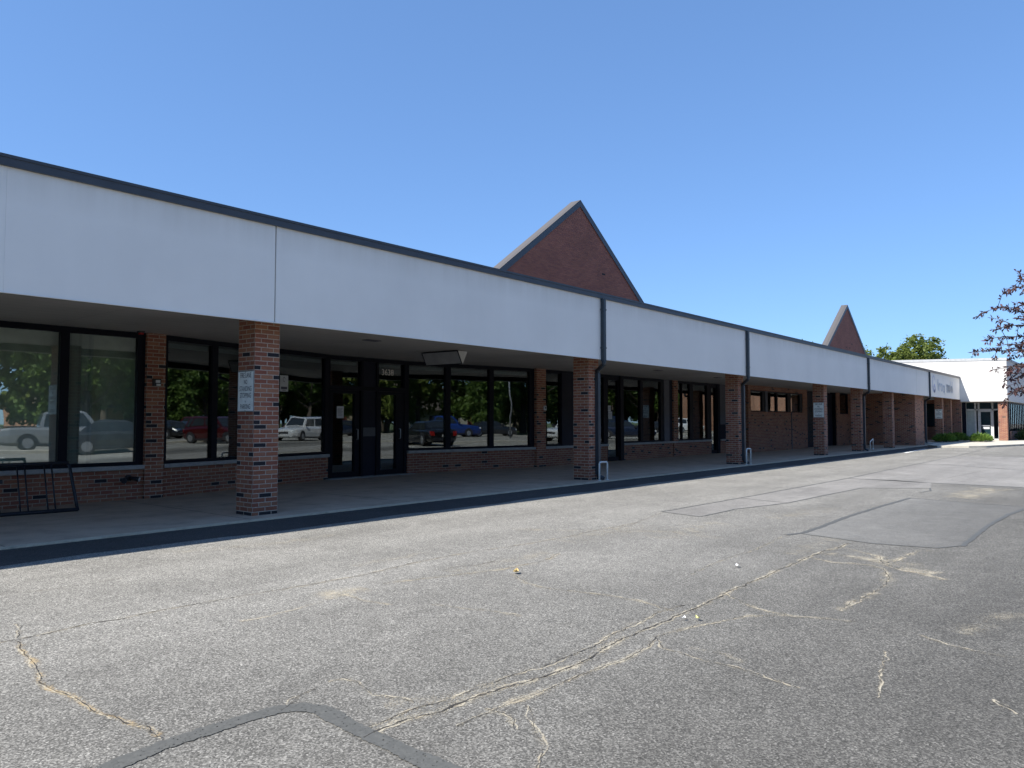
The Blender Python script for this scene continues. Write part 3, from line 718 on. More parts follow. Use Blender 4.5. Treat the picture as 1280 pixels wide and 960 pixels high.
# interior
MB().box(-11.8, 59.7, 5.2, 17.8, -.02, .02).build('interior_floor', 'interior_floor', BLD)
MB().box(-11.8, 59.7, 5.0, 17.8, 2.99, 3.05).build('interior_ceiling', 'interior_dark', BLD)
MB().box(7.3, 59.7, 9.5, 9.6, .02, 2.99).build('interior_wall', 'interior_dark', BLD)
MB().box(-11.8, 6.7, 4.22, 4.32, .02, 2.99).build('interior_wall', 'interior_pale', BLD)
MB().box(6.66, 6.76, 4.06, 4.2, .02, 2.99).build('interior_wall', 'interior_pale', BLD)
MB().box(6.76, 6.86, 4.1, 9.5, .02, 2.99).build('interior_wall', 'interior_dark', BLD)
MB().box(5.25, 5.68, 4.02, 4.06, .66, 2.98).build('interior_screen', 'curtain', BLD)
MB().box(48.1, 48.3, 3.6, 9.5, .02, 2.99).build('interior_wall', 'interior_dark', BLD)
# gables standing up through the roof
def gable(xa, za, y, mat):
    hw = (za-4.0)/.711; t = .30; c = .13
    mb = MB(); P0, P1, P2 = (xa-hw, 4.0), (xa+hw, 4.0), (xa, za-.09)
    def tri(Y, rev):
        pts = [(P0[0]+.12, Y, P0[1]), (P1[0]-.12, Y, P1[1]), (P2[0], Y, P2[1])]
        uv = [(p[0], p[2]) for p in pts]
        if rev: pts, uv = pts[::-1], uv[::-1]
        mb.face(pts, uv)
    tri(y, False); tri(y+t, True)
    o = mb.build('brick_gable', mat, BLD)
    cp = MB(); th = .17; zt = za
    for sgn in (-1, 1):
        a = (xa+sgn*hw, 4.0); b = (xa, za)
        ai, bi = (a[0]-sgn*th/.58, a[1]), (xa, za-th/.815)
        f = [(a, b, bi, ai)][0]
        q = [(p[0], y-.03, p[1]) for p in f]; r = [(p[0], y+t+.03, p[1]) for p in f]
        if sgn > 0: q, r = q[::-1], r[::-1]
        cp.face(q[::-1]); cp.face(r)
        cp.face([q[3], q[2], r[2], r[3]]) ; cp.face([q[2], q[1], r[1], r[2]])
        tp = [q[0], q[1], r[1], r[0]] if sgn < 0 else [q[3], q[2], r[2], r[3]]
    cp.build('rake_trim', 'cap_metal', o)
    tc = MB()
    for sgn in (-1, 1):
        nx, nz = sgn*.58*.012, .815*.012
        p0, p1 = (xa+sgn*hw+nx, 4.0+nz), (xa+nx, za+nz)
        pts = [(p0[0], y-.035, p0[1]), (p1[0], y-.035, p1[1]), (p1[0], y+t+.035, p1[1]), (p0[0], y+t+.035, p0[1])]
        tc.face(pts if sgn > 0 else pts[::-1])
    tc.build('coping', 'metal_rib', o)
gable(20.63, 8.63, 4.0, 'gable_brick'); gable(49.67, 8.57, 4.0, 'gable_brick')
# shop logo and lettering on the last fascia panel (too worn in the photograph to read)
lg = MB()
def ring(cx, cz, r0, r1, a0=0, a1=2*pi, n=20):
    for i in range(n):
        b0, b1 = a0+(a1-a0)*i/n, a0+(a1-a0)*(i+1)/n
        lg.face([(cx+r0*cos(b0), YF-.012, cz+r0*sin(b0)), (cx+r1*cos(b0), YF-.012, cz+r1*sin(b0)), (cx+r1*cos(b1), YF-.012, cz+r1*sin(b1)), (cx+r0*cos(b1), YF-.012, cz+r0*sin(b1))][::-1])
def bar(x, z0, z1, w=.09): lg.face([(x-w, YF-.012, z0), (x+w, YF-.012, z0), (x+w, YF-.012, z1), (x-w, YF-.012, z1)])
ring(51.5, 3.75, .30, .38, .3, 2.7); ring(51.55, 3.55, .34, .46, 2.2, 5.6); ring(51.7, 3.35, .12, .28)
lg.build('logo_swirl', 'logo_violet', BLD)
lg = MB(); r2 = random.Random(5)
bar(52.7, 3.25, 3.95); ring(53.25, 3.47, .16, .27, .2, 3.0); bar(52.99, 3.2, 3.7, .05); ring(53.8, 3.47, .16, .26); ring(54.4, 3.40, .15, .25); bar(54.65, 3.05, 3.65, .05)
for x, t in ((55.35, 3.75), (55.6, 3.7), (55.9, 3.72), (56.2, 3.72), (56.5, 3.95), (56.8, 3.7), (57.1, 3.95)): bar(x, 3.2, t, .06)
ring(55.5, 3.55, .1, .19, 0, pi); ring(56.05, 3.47, .14, .24); ring(56.95, 3.45, .13, .23)
lg.build('shop_lettering', 'logo_blue', BLD)
# ------------------------------------------------------------------ white corner block
W = empty('corner_shop', 'tall white sunlit corner shop with grey roof edge and glazed entrance beside a brick pillar', 'building', (59.76, -3.05, 0))
def wpart(mb, name, mat, par=None, **kw):
    if name in ('upper_wall', 'roof_edge_cap'): mb.v = [(x, y, z+.024*(y+3.05) if z > 5.3 else z) for x, y, z in mb.v]   # roof falls towards the street
    mb.v = [(x-59.76, y+3.05, z) for x, y, z in mb.v]; return mb.build(name, mat, par or W, **kw)
XW = 59.765
wpart(MB().box(XW, 86, -3.05, 9, 2.71, 5.40), 'upper_wall', 'wing_white')
wpart(MB().box(XW-.03, 86.03, -3.08, 9.03, 5.40, 5.57), 'roof_edge_cap', 'light_cap')
wpart(MB().box(59.95, 60.45, -2.99, -2.49, .11, 2.71), 'brick_pillar', 'brick')
wpart(MB().box(60.02, 60.12, -.6, -.36, .11, 2.71), 'dark_post', 'bronze')
# entrance front, set back
XE = 61.2
e = MB()
ys = [-.42, -.98, -1.62, -1.72, -2.42]
for y in (-.40, -.98, -1.18, -2.0, -2.36, -2.9): e.box(XE, XE+.08, y-.05, y+.05, .11, 2.71)
e.box(XE, XE+.08, -2.9, -.3, 2.12, 2.22); e.box(XE, XE+.08, -2.9, -.3, .11, .2)
ew = wpart(e, 'entrance_frame', 'white_frame')
wpart(MB().box(XE+.03, XE+.04, -.93, -.45, .2, 2.12), 'side_panel', 'pale_panel', ew)
ed = MB(); ed.box(XE-.02, XE+.05, -1.95, -1.88, .11, 2.12); ed.box(XE-.02, XE+.05, -1.30, -1.23, .11, 2.12); ed.box(XE-.02, XE+.05, -1.88, -1.30, .11, .32); ed.box(XE-.02, XE+.05, -1.88, -1.30, 2.02, 2.12)
d = wpart(ed, 'door', 'white_frame'); wpart(MB().box(XE+.01, XE+.02, -1.88, -1.30, .32, 2.02), 'glass_pane', 'teal_glass', d)
wpart(MB().box(XE-.06, XE-.03, -1.85, -1.33, 1.05, 1.12), 'handle', 'alum', d); wpart(MB().box(XE-.008, XE-.002, -1.8, -1.4, .85, 1.0), 'notice', 'paper', d)
wpart(MB().box(XE+.03, XE+.04, -2.85, -2.4, .2, 2.12), 'glass_pane', 'teal_glass', ew)
for a, b in ((-.93,-.45), (-1.9,-1.25), (-2.85,-2.05)): wpart(MB().box(XE+.03, XE+.04, a, b, 2.22, 2.7), 'glass_pane', 'teal_glass', ew)
wpart(MB().box(60.0, 62.5, -.25, -.1, .11, 2.71), 'side_wall', 'wing_white')
wpart(MB().box(59.9, 86, -2.9, 8, 2.66, 2.72), 'soffit', 'soffit')
# street windows of the corner block
s = MB(); s.box(61.3, 85.9, -2.95, -2.8, .11, .7); wpart(s, 'low_wall', 'brick')
f = MB(); f.box(61.0, 61.35, -2.97, -2.75, .11, 2.66)
for i in range(26): f.box(61.3+i*.95, 61.36+i*.95, -2.95, -2.85, .7, 2.66)
f.box(61.3, 85.9, -2.95, -2.85, 2.56, 2.66)
sw = wpart(f, 'window', 'bronze')
for i in range(25): wpart(MB().box(61.37+i*.95, 62.24+i*.95, -2.91, -2.90, .7, 2.56), 'glass_pane', 'glass', sw)
wpart(MB().box(61.3, 85.9, -.1, 0, .11, 2.66), 'interior_wall', 'interior_dark')
wpart(MB().box(85.8, 86, -2.8, 9, 0, 2.71), 'end_wall', 'brick')
# ------------------------------------------------------------------ street furniture
def fire_sign(x, label):
    e = empty('fire_lane_sign', label, 'sign', (x-.012, .205, 1.85), group='fire lane signs on the pillars')
    w, h = .215, .305
    b = MB(); b.box(-.004, .004, -w, w, -h, h); b.build('sign_plate', 'sign_back', e)
    f = MB(); f.box(-.0062, -.0041, -w+.012, w-.012, -h+.012, h-.012); f.build('sign_face', 'sign_face', e)
    for t, z, s in (('FIRE LANE', .235, .100), ('NO', .135, .088), ('STANDING', .035, .100), ('STOPPING', -.065, .100), ('or', -.150, .05), ('PARKING', -.232, .100)):
        text_mesh(t, s*1.05, face_minus_x((-.0066, 0, z)), 'lettering', 'sign_ink', e, .0003, xs=.62)
    for y, zz in ((0, .285), (0, -.285)): 
        m = MB(); m.tube([(-.006, y, zz), (-.010, y, zz)], .008, 8); m.build('bolt', 'sign_back', e)
fire_sign(6.33, 'white fire lane sign on the nearest, largest brick pillar')
fire_sign(32.22, 'small white fire lane sign on the pillar standing between dark double doors')
fire_sign(55.55, 'tiny distant fire lane sign on the pillar behind the juniper shrubs')
def hoop(x, y, w, h, lean, label, bent=0):
    e = empty('pipe_guard', label, 'guard', (x, y, 0), group='white hoop guards at the downpipes')
    mb = MB(); r = .05
    pts = [(0, 0, -.02), (-bent*.5, 0, h-r)]
    for i in range(1, 5): a = pi-i*pi/8; pts.append((-bent*.5+r+r*cos(a), 0, h-r+r*sin(a)))
    for i in range(1, 5): a = pi/2-i*pi/8; pts.append((w+bent*.2-r+r*cos(a), 0, h-r+r*sin(a)))
    pts.append((w-bent*.3, 0, -.02))
    mb.tube(pts, .022, 10)
    mb.build('hoop', 'white_pipe', e)
    for x0 in (0, w-bent*.3):
        p = MB(); p.tube([(x0, 0, .0), (x0, 0, .022)], .045, 10); p.build('base_collar', 'white_pipe', e)
    e.rotation_euler = lean
hoop(15.22, -.24, .34, .44, (0, 0, 0), 'upright white pipe hoop on the pavement at the second brick pillar')
hoop(23.72, -.26, .33, .52, (0, 0, 0), 'tall narrow white pipe hoop beside the third pillar, below the middle downpipe')
hoop(37.75, -.30, .46, .48, (.06, -.26, 0), 'bent and leaning white pipe hoop knocked askew at the far downpipe', .08)
# bike rack
R = empty('bike_rack', 'black metal bike rack leaning along the low brick wall under the left window', 'bike rack', (4.95, 2.62, 0), atan2(.10, -1)+pi)
rk = MB(); top = (0, .33, .74)
L = 3.2
rk_b = MB(); rk_b.tube([(-L, 0, .045), (0, 0, .045)], .03, 8); rk_b.build('ground_rail', 'rack_metal', R)
rk_t = MB(); rk_t.tube([(-L, .33, .75), (-.06, .33, .75)], .026, 8); rk_t.build('top_rail', 'rack_metal', R)
for x in (0, -L):
    l = MB(); l.tube([(x, 0, .03), (x-.02, .08, .24), (x-.05, .30, .70), (x-.08, .33, .75)], .024, 8); l.build('end_leg', 'rack_metal', R)
for i in range(8):
    for dx in (0, .10):
        x = -.30-i*.36-dx
        b = MB(); b.tube([(x, .01, .05), (x, .325, .74)], .011, 6); b.build('bar', 'rack_metal', R)
    if i == 2: m = MB(); m.box(-.30-i*.36-.16, -.30-i*.36+.06, .2, .21, .48, .54); m.build('lock_plate', 'rack_metal', R)
# hanging sign box under the canopy
H = empty('hanging_sign_box', 'pale grey wedge shaped light box hanging under the canopy by door 3638', 'sign box', (12.58, 2.24, 2.98), pi/2+.04)
hb = MB()
x0, x1 = -.55, .55
prof_t, prof_b = .17, .02
pts = [(-prof_t, 0), (prof_t, 0), (prof_b, -.28), (-prof_b, -.28)]
for side, nm_ in ((x0, 'l'), (x1, 'r')):
    m = MB(); q = [(side, a, b) for a, b in pts]; m.face(q if side > 0 else q[::-1])
    m.build('end_panel', 'box_side', H)
for a, b in ((0, 3), (1, 2)):
    m = MB(); q = [(x0, *pts[a]), (x1, *pts[a]), (x1, *pts[b]), (x0, *pts[b])]; m.face(q if a else q[::-1]); m.build('face_panel', 'box_face', H)
m = MB(); m.face([(x0, -prof_b, -.28), (x0, prof_b, -.28), (x1, prof_b, -.28), (x1, -prof_b, -.28)]); m.build('bottom_panel', 'box_side', H)
m = MB(); m.tube([(x0, prof_t, -.005), (x1, prof_t, -.005)], .014, 6); m.tube([(x0, prof_t, -.005), (x0, prof_b, -.285)], .012, 6); m.tube([(x1, prof_t, -.005), (x1, prof_b, -.285)], .012, 6)
m.tube([(x0, prof_b, -.285), (x1, prof_b, -.285)], .008, 6); m.build('edge_trim', 'bronze', H)
# notices
def notice(label, F, s, z, w, h, n, lines, seal=False):
    c = F.pt(s, n); e = empty('paper_notice', label, 'notice', (c[0], c[1], z), atan2(F.d.y, F.d.x))
    m = MB(); m.box(-w/2, w/2, -.0008, .0008, -h/2, h/2); m.build('sheet', 'paper', e)
    t = MB()
    for zz, a, b, hh in lines: t.box(a*w, b*w, -.0018, -.0012, zz*h-hh, zz*h+hh)
    if seal:
        for i in range(10):
            a0, a1 = i*.55, i*.55+.5
            t.face([(r*cos(q)*.7, -.0016, .09+r*sin(q)) for r, q in ((.04, a0), (.055, a0), (.055, a1), (.04, a1))])
    t.build('printing', 'paper_ink', e)
notice('white poster with round emblem on the window behind the first pillar', B, 3.22, 2.24, .26, .36, -.055, [(-.28, -.38, .38, .028), (-.42, -.2, .2, .006)], True)
notice('white typed sheet taped to the glass of the left door', D, .43, 1.62, .21, .29, -.05, [(.32-.09*i, -.34, .34-(i % 3)*.08, .004) for i in range(8)])
notice('upper pale sheet on the set-in door behind the second pillar', E_, 22.66-18.93, 1.84, .18, .20, -.04, [(.2-.15*i, -.3, .3, .004) for i in range(4)])
notice('lower wider pale sheet on the set-in door behind the second pillar', E_, 22.71-18.93, 1.60, .24, .26, -.04, [(.3-.12*i, -.35, .35, .004) for i in range(6)])
# small wall devices
d = empty('wall_camera', 'small black and white camera box on the narrow brick pilaster', 'camera', (6.66, 3.74, 2.10))
MB().box(-.07, .07, -.05, 0, -.06, .07).build('housing', 'black_plastic', d); MB().box(-.03, .05, -.056, -.05, .0, .05).build('front_plate', 'lens', d); MB().box(-.02, .05, -.075, -.05, -.055, -.02).build('lens', 'lens', d)
d = empty('floodlight', 'dark floodlight fixture low on the brick wall below the left windows', 'light fixture', (6.22, 3.80, .40))
m = MB(); m.tube([(0, 0, 0), (0, -.05, 0)], .055, 12); m.build('mount', 'black_plastic', d)
m = MB(); m.tube([(-.02, -.05, 0), (-.1, -.12, -.03), (-.13, -.15, -.04)], .032, 10, .05); m.build('lamp_head', 'black_plastic', d); m = MB(); m.tube([(.02, -.05, 0), (.1, -.12, -.02), (.13, -.15, -.03)], .03, 10, .045); m.build('lamp_head', 'black_plastic', d)
m = MB(); m.tube([(.131, -.151, -.03), (.137, -.157, -.032)], .04, 10); m.build('lens', 'lens', d)
d = empty('alarm_sounder', 'small reddish alarm light under the soffit above the left window corner', 'alarm', (6.28, 3.55, 2.998))
MB().box(-.05, .05, -.04, .04, -.03, 0).build('base', 'black_plastic', d); MB().box(-.035, .035, -.03, .03, -.06, -.03).build('lens', 'light_red', d)
d = empty('door_bell_box', 'small white box on the narrow brick strip left of the second pillar', 'wall box', (18.86, 4.12, 1.80)); MB().box(-.05, .05, -.04, 0, -.07, .07).build('housing', 'white_frame', d); MB().box(-.02, .02, -.046, -.04, -.02, .04).build('button', 'black_plastic', d)
# ------------------------------------------------------------------ vegetation
def rnd_dir(r):
    while True:
        v = Vector((r.uniform(-1,1), r.uniform(-1,1), r.uniform(-1,1)))
        if .05 < v.length < 1: return v.normalized()
def leaf_quad(mb, c, d, up, L, Wd):
    s = d.cross(up)
    if s.length < .01: s = Vector((1,0,0))
    s = s.normalized()*Wd
    mb.face([c, c+d*L*.5+s, c+d*L, c+d*L*.5-s])
def crown_mesh(seed, rx, rz, zc, nclump, nleaf, size, lobes=7):
    r = random.Random(seed); mb = MB(); lob = []
    for i in range(lobes):
        a = r.uniform(0, 2*pi); q = r.uniform(.25, .75)
        lob.append((Vector((cos(a)*rx*q, sin(a)*rx*q, zc+r.uniform(-.6, .62)*rz)), r.uniform(.34, .55)))
    lob.append((Vector((0, 0, zc+rz*.5)), .5)); lob.append((Vector((0, 0, zc)), .6))
    for i in range(nclump):
        c, k = r.choice(lob); d = rnd_dir(r); rad = r.uniform(.55, 1.05)
        p = c+Vector((d.x*rx*k*rad, d.y*rx*k*rad, d.z*rz*k*rad))
        cs = r.uniform(.5, 1.2)*rx*.11
        for j in range(nleaf):
            o = p+rnd_dir(r)*cs*r.uniform(.1, 1); dd = rnd_dir(r); dd.z -= .3
            leaf_quad(mb, o, dd.normalized(), rnd_dir(r), size*r.uniform(.7, 1.4), size*.33)
    return mb
def trunk_mesh(seed, h, r0, rx, zc):
    r = random.Random(seed); mb = MB()
    top = Vector((r.uniform(-.3,.3), r.uniform(-.3,.3), h))
    mb.tube([(0,0,-.1), (0,0,.25), (top.x*.3, top.y*.3, h*.5), tuple(top)], r0, 9, r0*.45)
    for i in range(7):
        a = i*2.4+r.uniform(-.3,.3); st = Vector((top.x*.6, top.y*.6, h*r.uniform(.5, .98))); e = st+Vector((cos(a)*rx*.65, sin(a)*rx*.65, rx*r.uniform(.3, .9)))
        m = (st+e)/2+Vector((0,0,-.12*rx)); mb.tube([st, m, e], r0*.4, 6, r0*.1)
    return mb
TREE = {}
def tree(kind, x, y, s, rz, label, group=None, name='tree', leafmat='leaf_green', spec=None):
    e = empty(name, label, 'tree', (x, y, 0), rz, group); e.scale = (s, s, s)
    if kind not in TREE:
        seed, rx, rz_, zc, nc, nl, sz, th, r0 = spec
        a = crown_mesh(seed, rx, rz_, zc, nc, nl, sz).build('crown', leafmat, e); b = trunk_mesh(seed, th, r0, rx, zc).build('trunk', 'bark', e)
        TREE[kind] = (a, b)
    else:
        for o in TREE[kind]:
            c = o.copy(); COL.objects.link(c); c.parent = e
            c.material_slots[0].link = 'OBJECT'
            c.material_slots[0].material = MATS[leafmat] if o.name.startswith('crown') else MATS['bark']
    return e
S1 = (11, 4.3, 4.4, 7.6, 520, 26, .30, 5.2, .34); S2 = (23, 5.2, 3.9, 6.6, 520, 26, .32, 4.6, .38); S3 = (37, 3.4, 3.0, 4.4, 420, 24, .24, 3.0, .20)
t_ = tree('a', 111.0, 12.2, 1.03, .4, 'broad green tree rising behind the white corner shop roof', spec=S1, leafmat='leaf_light'); t_.scale = (1.35, 1.35, 1.04)
tree('c', 106.6, 16.8, 1.55, 1.0, 'lower yellow green tree between the small far gable and the broad tree', spec=S3, leafmat='leaf_light')
tree('c', 113.6, 8.0, 1.32, 2.0, 'small green crown at the right end of the tree group over the white roof')
tree('b', 104.0, 20.4, 1.12, 2.6, 'pale green crown just right of the far gable point', spec=S2, leafmat='leaf_light')
tree('b', 92.5, 22.5, 1.05, .6, 'sliver of green tree peeping out left of the far gable')
# trees across the lot, seen mirrored in the shop glass
GR = 'trees across the car park mirrored in the shop windows'
rt_ = random.Random(12)
desc = ['mirrored in the leftmost big pane', 'mirrored in the far left shop window', 'with sky gaps mirrored beside the left mullion', 'mirrored above the grey pickup truck',
  'mirrored in the pane under the light box', 'mirrored behind the dark saloon car', 'mirrored beside the tall lamp post', 'mirrored in the dark pane left of door 3638', 'mirrored behind the silver estate car',
  'mirrored above the blue pickup truck', 'mirrored in the panes right of the second pillar', 'mirrored above the navy pickup truck', 'mirrored by the orange brick building', 'mirrored in the narrow door glass before the third pillar',
  'mirrored in the high window strip', 'mirrored between the small houses', 'mirrored at the end of the car row', 'mirrored behind the red car', 'mirrored left of the mirrored car row', 'mirrored next to the white car']
pos = [(10,-50), (18,-54), (26,-49), (3,-55), (34,-64), (45,-70), (57,-62), (60,-48), (80,-44), (68,-58), (93,-47), (108,-44), (125,-52), (122,-30), (142,-36), (46,-78), (70,-72), (100,-60), (-6,-50), (150,-50)]
for i, ((x, y), d_) in enumerate(zip(pos, desc)):
    k_ = 'abc'[i % 3]; s_ = rt_.uniform(.95, 1.4)*(1.5 if k_ == 'c' else 1.05)
    tree(k_, x, y, s_, rt_.uniform(0, 6), ('light green tree ' if i % 4 == 1 else 'green tree ')+d_, GR, leafmat='leaf_light' if i % 4 == 1 else 'leaf_green')
S4 = (51, 5.0, 4.9, 5.6, 620, 26, .36, 4.2, .32)
tree('d', -14, -47, 1.2, 0, 'dense tree in the long row across the car park, mirrored in the shop windows', GR, spec=S4)
for i in range(26):
    x_ = -7+i*6.6; y_ = -47-rt_.uniform(0, 7)
    if abs(x_-104) < 16: y_ -= 10
    tree('d', x_, y_, rt_.uniform(1.0, 1.45), rt_.uniform(0, 6), 'dense tree in the long row across the car park, mirrored in the shop windows', GR, leafmat='leaf_light' if i % 3 == 1 else 'leaf_green')
for x_, y_ in ((112,-52), (119,-47), (127,-58), (136,-64), (110,-42), (122,-40), (131,-50), (143,-56)):
    tree('d', x_, y_, rt_.uniform(1.15, 1.5), rt_.uniform(0, 6), 'dense tree in the long row across the car park, mirrored in the shop windows', GR)
for i in range(3):
    tree('d', 128+i*5, -26+i*8-14, rt_.uniform(1.1, 1.5), rt_.uniform(0, 6), 'dense tree in the long row across the car park, mirrored in the shop windows', GR)
# young purple leaved tree at the right edge
PT = empty('purple_tree', 'young purple leaved tree reaching in from the right edge', 'tree', (14.35, -10.15, 0))
r = random.Random(21); cr = MB(); tk = MB()
tk.tube([(0,0,-.1), (.02,.0,.6), (-.03,.03,1.5), (.0,.06,2.4), (.05,.0,3.4), (.0,-.05,4.3)], .075, 9, .02)
twigs = []
T0 = Vector((14.35,-10.15,0))
def wpt(px, py, d): # positions found once from the photograph; world = camera + ray*d
    return None
tips = TIPS
for base_z, pts in tips:
    P = [Vector((0,0,base_z))]+[Vector(q)-T0 for q in pts]
    twigs.append(P)
for i in range(46):
    a = r.uniform(0, 2*pi); z0 = r.uniform(1.5, 4.0); L = r.uniform(.45, 1.1)*(1.15-abs(z0-2.7)*.25)
    if -2.9 < a-2*pi < -2.0 or 2.5 < a < 4.2: L *= .62
    e = Vector((cos(a)*L, sin(a)*L, z0+r.uniform(.0, .7)))
    st = Vector((0,0,z0)); m = (st+e)/2+Vector((r.uniform(-.1,.1), r.uniform(-.1,.1), r.uniform(-.05,.2)))
    twigs.append([st, m, e])
def along(P, t):
    n = len(P)-1; f = min(t*n, n-1e-6); i = int(f); return P[i].lerp(P[i+1], f-i), (P[i+1]-P[i]).normalized()
side = []
for ti, P in enumerate(twigs):
    for j in range(7 if ti < len(tips) else 5):
        q, d = along(P, r.uniform(.3, .97)); e = (d*.7+rnd_dir(r)*.9).normalized()*r.uniform(.12, .30)
        side.append([q, q+e*.5+Vector((0,0,.02)), q+e])
nmain = len(twigs); twigs += side
for ti, P in enumerate(twigs):
    tk.tube([tuple(q) for q in P], (.013 if ti < len(tips) else .016) if ti < nmain else .0045, 5, .003 if ti < nmain else .002)
    length = sum((b-a).length for a, b in zip(P, P[1:]))
    n = int(length*(30 if ti < nmain else 62))
    for j in range(n):
        t = r.uniform(.22, 1.0)**.8
        q, d = along(P, t)
        sub = rnd_dir(r)*r.uniform(.0, .02)
        dd = (d*.6+rnd_dir(r)*.8+Vector((0,0,-.25))).normalized()
        leaf_quad(cr, q+sub, dd, rnd_dir(r), r.uniform(.045, .08), r.uniform(.009, .015))
cr.build('crown', 'leaf_purple', PT); tk.build('trunk', 'bark', PT)
# junipers in the corner bed
def juniper(x, y, rx, ry, h, seed, label, n=1500):
    e = empty('juniper_shrub', label, 'shrub', (x, y, .1), group='juniper shrubs in the corner bed')
    r = random.Random(seed); mb = MB()
    for i in range(n):
        a = r.uniform(0, 2*pi); q = sqrt(r.random()); px, py = cos(a)*rx*q, sin(a)*ry*q
        hh = h*(1-q*q*.75)*r.uniform(.25, 1.0)
        out = Vector((cos(a)*.9, sin(a)*.9, r.uniform(.25, 1.1))).normalized()
        L = r.uniform(.16, .34)
        c = Vector((px*.85, py*.85, hh*.85)); s = out.cross(rnd_dir(r)).normalized()*r.uniform(.018, .04)
        mb.face([c-s*.4, c+out*L*.5+s, c+out*L, c+out*L*.5-s])
    mb.build('foliage', 'juniper', e)
    st = MB(); 
    for i in range(6):
        a = i*1.05; st.tube([(0,0,-.1), (cos(a)*rx*.3, sin(a)*ry*.3, h*.35), (cos(a)*rx*.7, sin(a)*ry*.7, h*.5)], .03, 5, .008)
    st.build('stem', 'bark', e)
juniper(54.2, -.35, 1.5, .55, .52, 1, 'dark shaded juniper below the far fire lane sign')
juniper(56.6, -.60, 1.3, .55, .56, 2, 'middle juniper half in canopy shade')
juniper(56.2, -2.0, 1.6, .55, .52, 3, 'bright sunlit yellow green juniper spilling toward the pavement edge')
juniper(58.6, -1.75, .9, .4, .36, 4, 'small thin juniper nearest the brick corner pillar', 600)
H2 = empty('low_hedge', 'low dark hedge under the glazed side windows of the white corner shop', 'hedge', (66, -3.55, .1))
r = random.Random(9); mb = MB()
for i in range(5000):
    c = Vector((r.uniform(-3.9, 9), r.gauss(0, .22), r.uniform(0, .62)*(1+.12*sin(i)))); leaf_quad(mb, c, rnd_dir(r), rnd_dir(r), r.uniform(.08, .16), .04)
mb.build('foliage', 'hedge_leaf', H2)
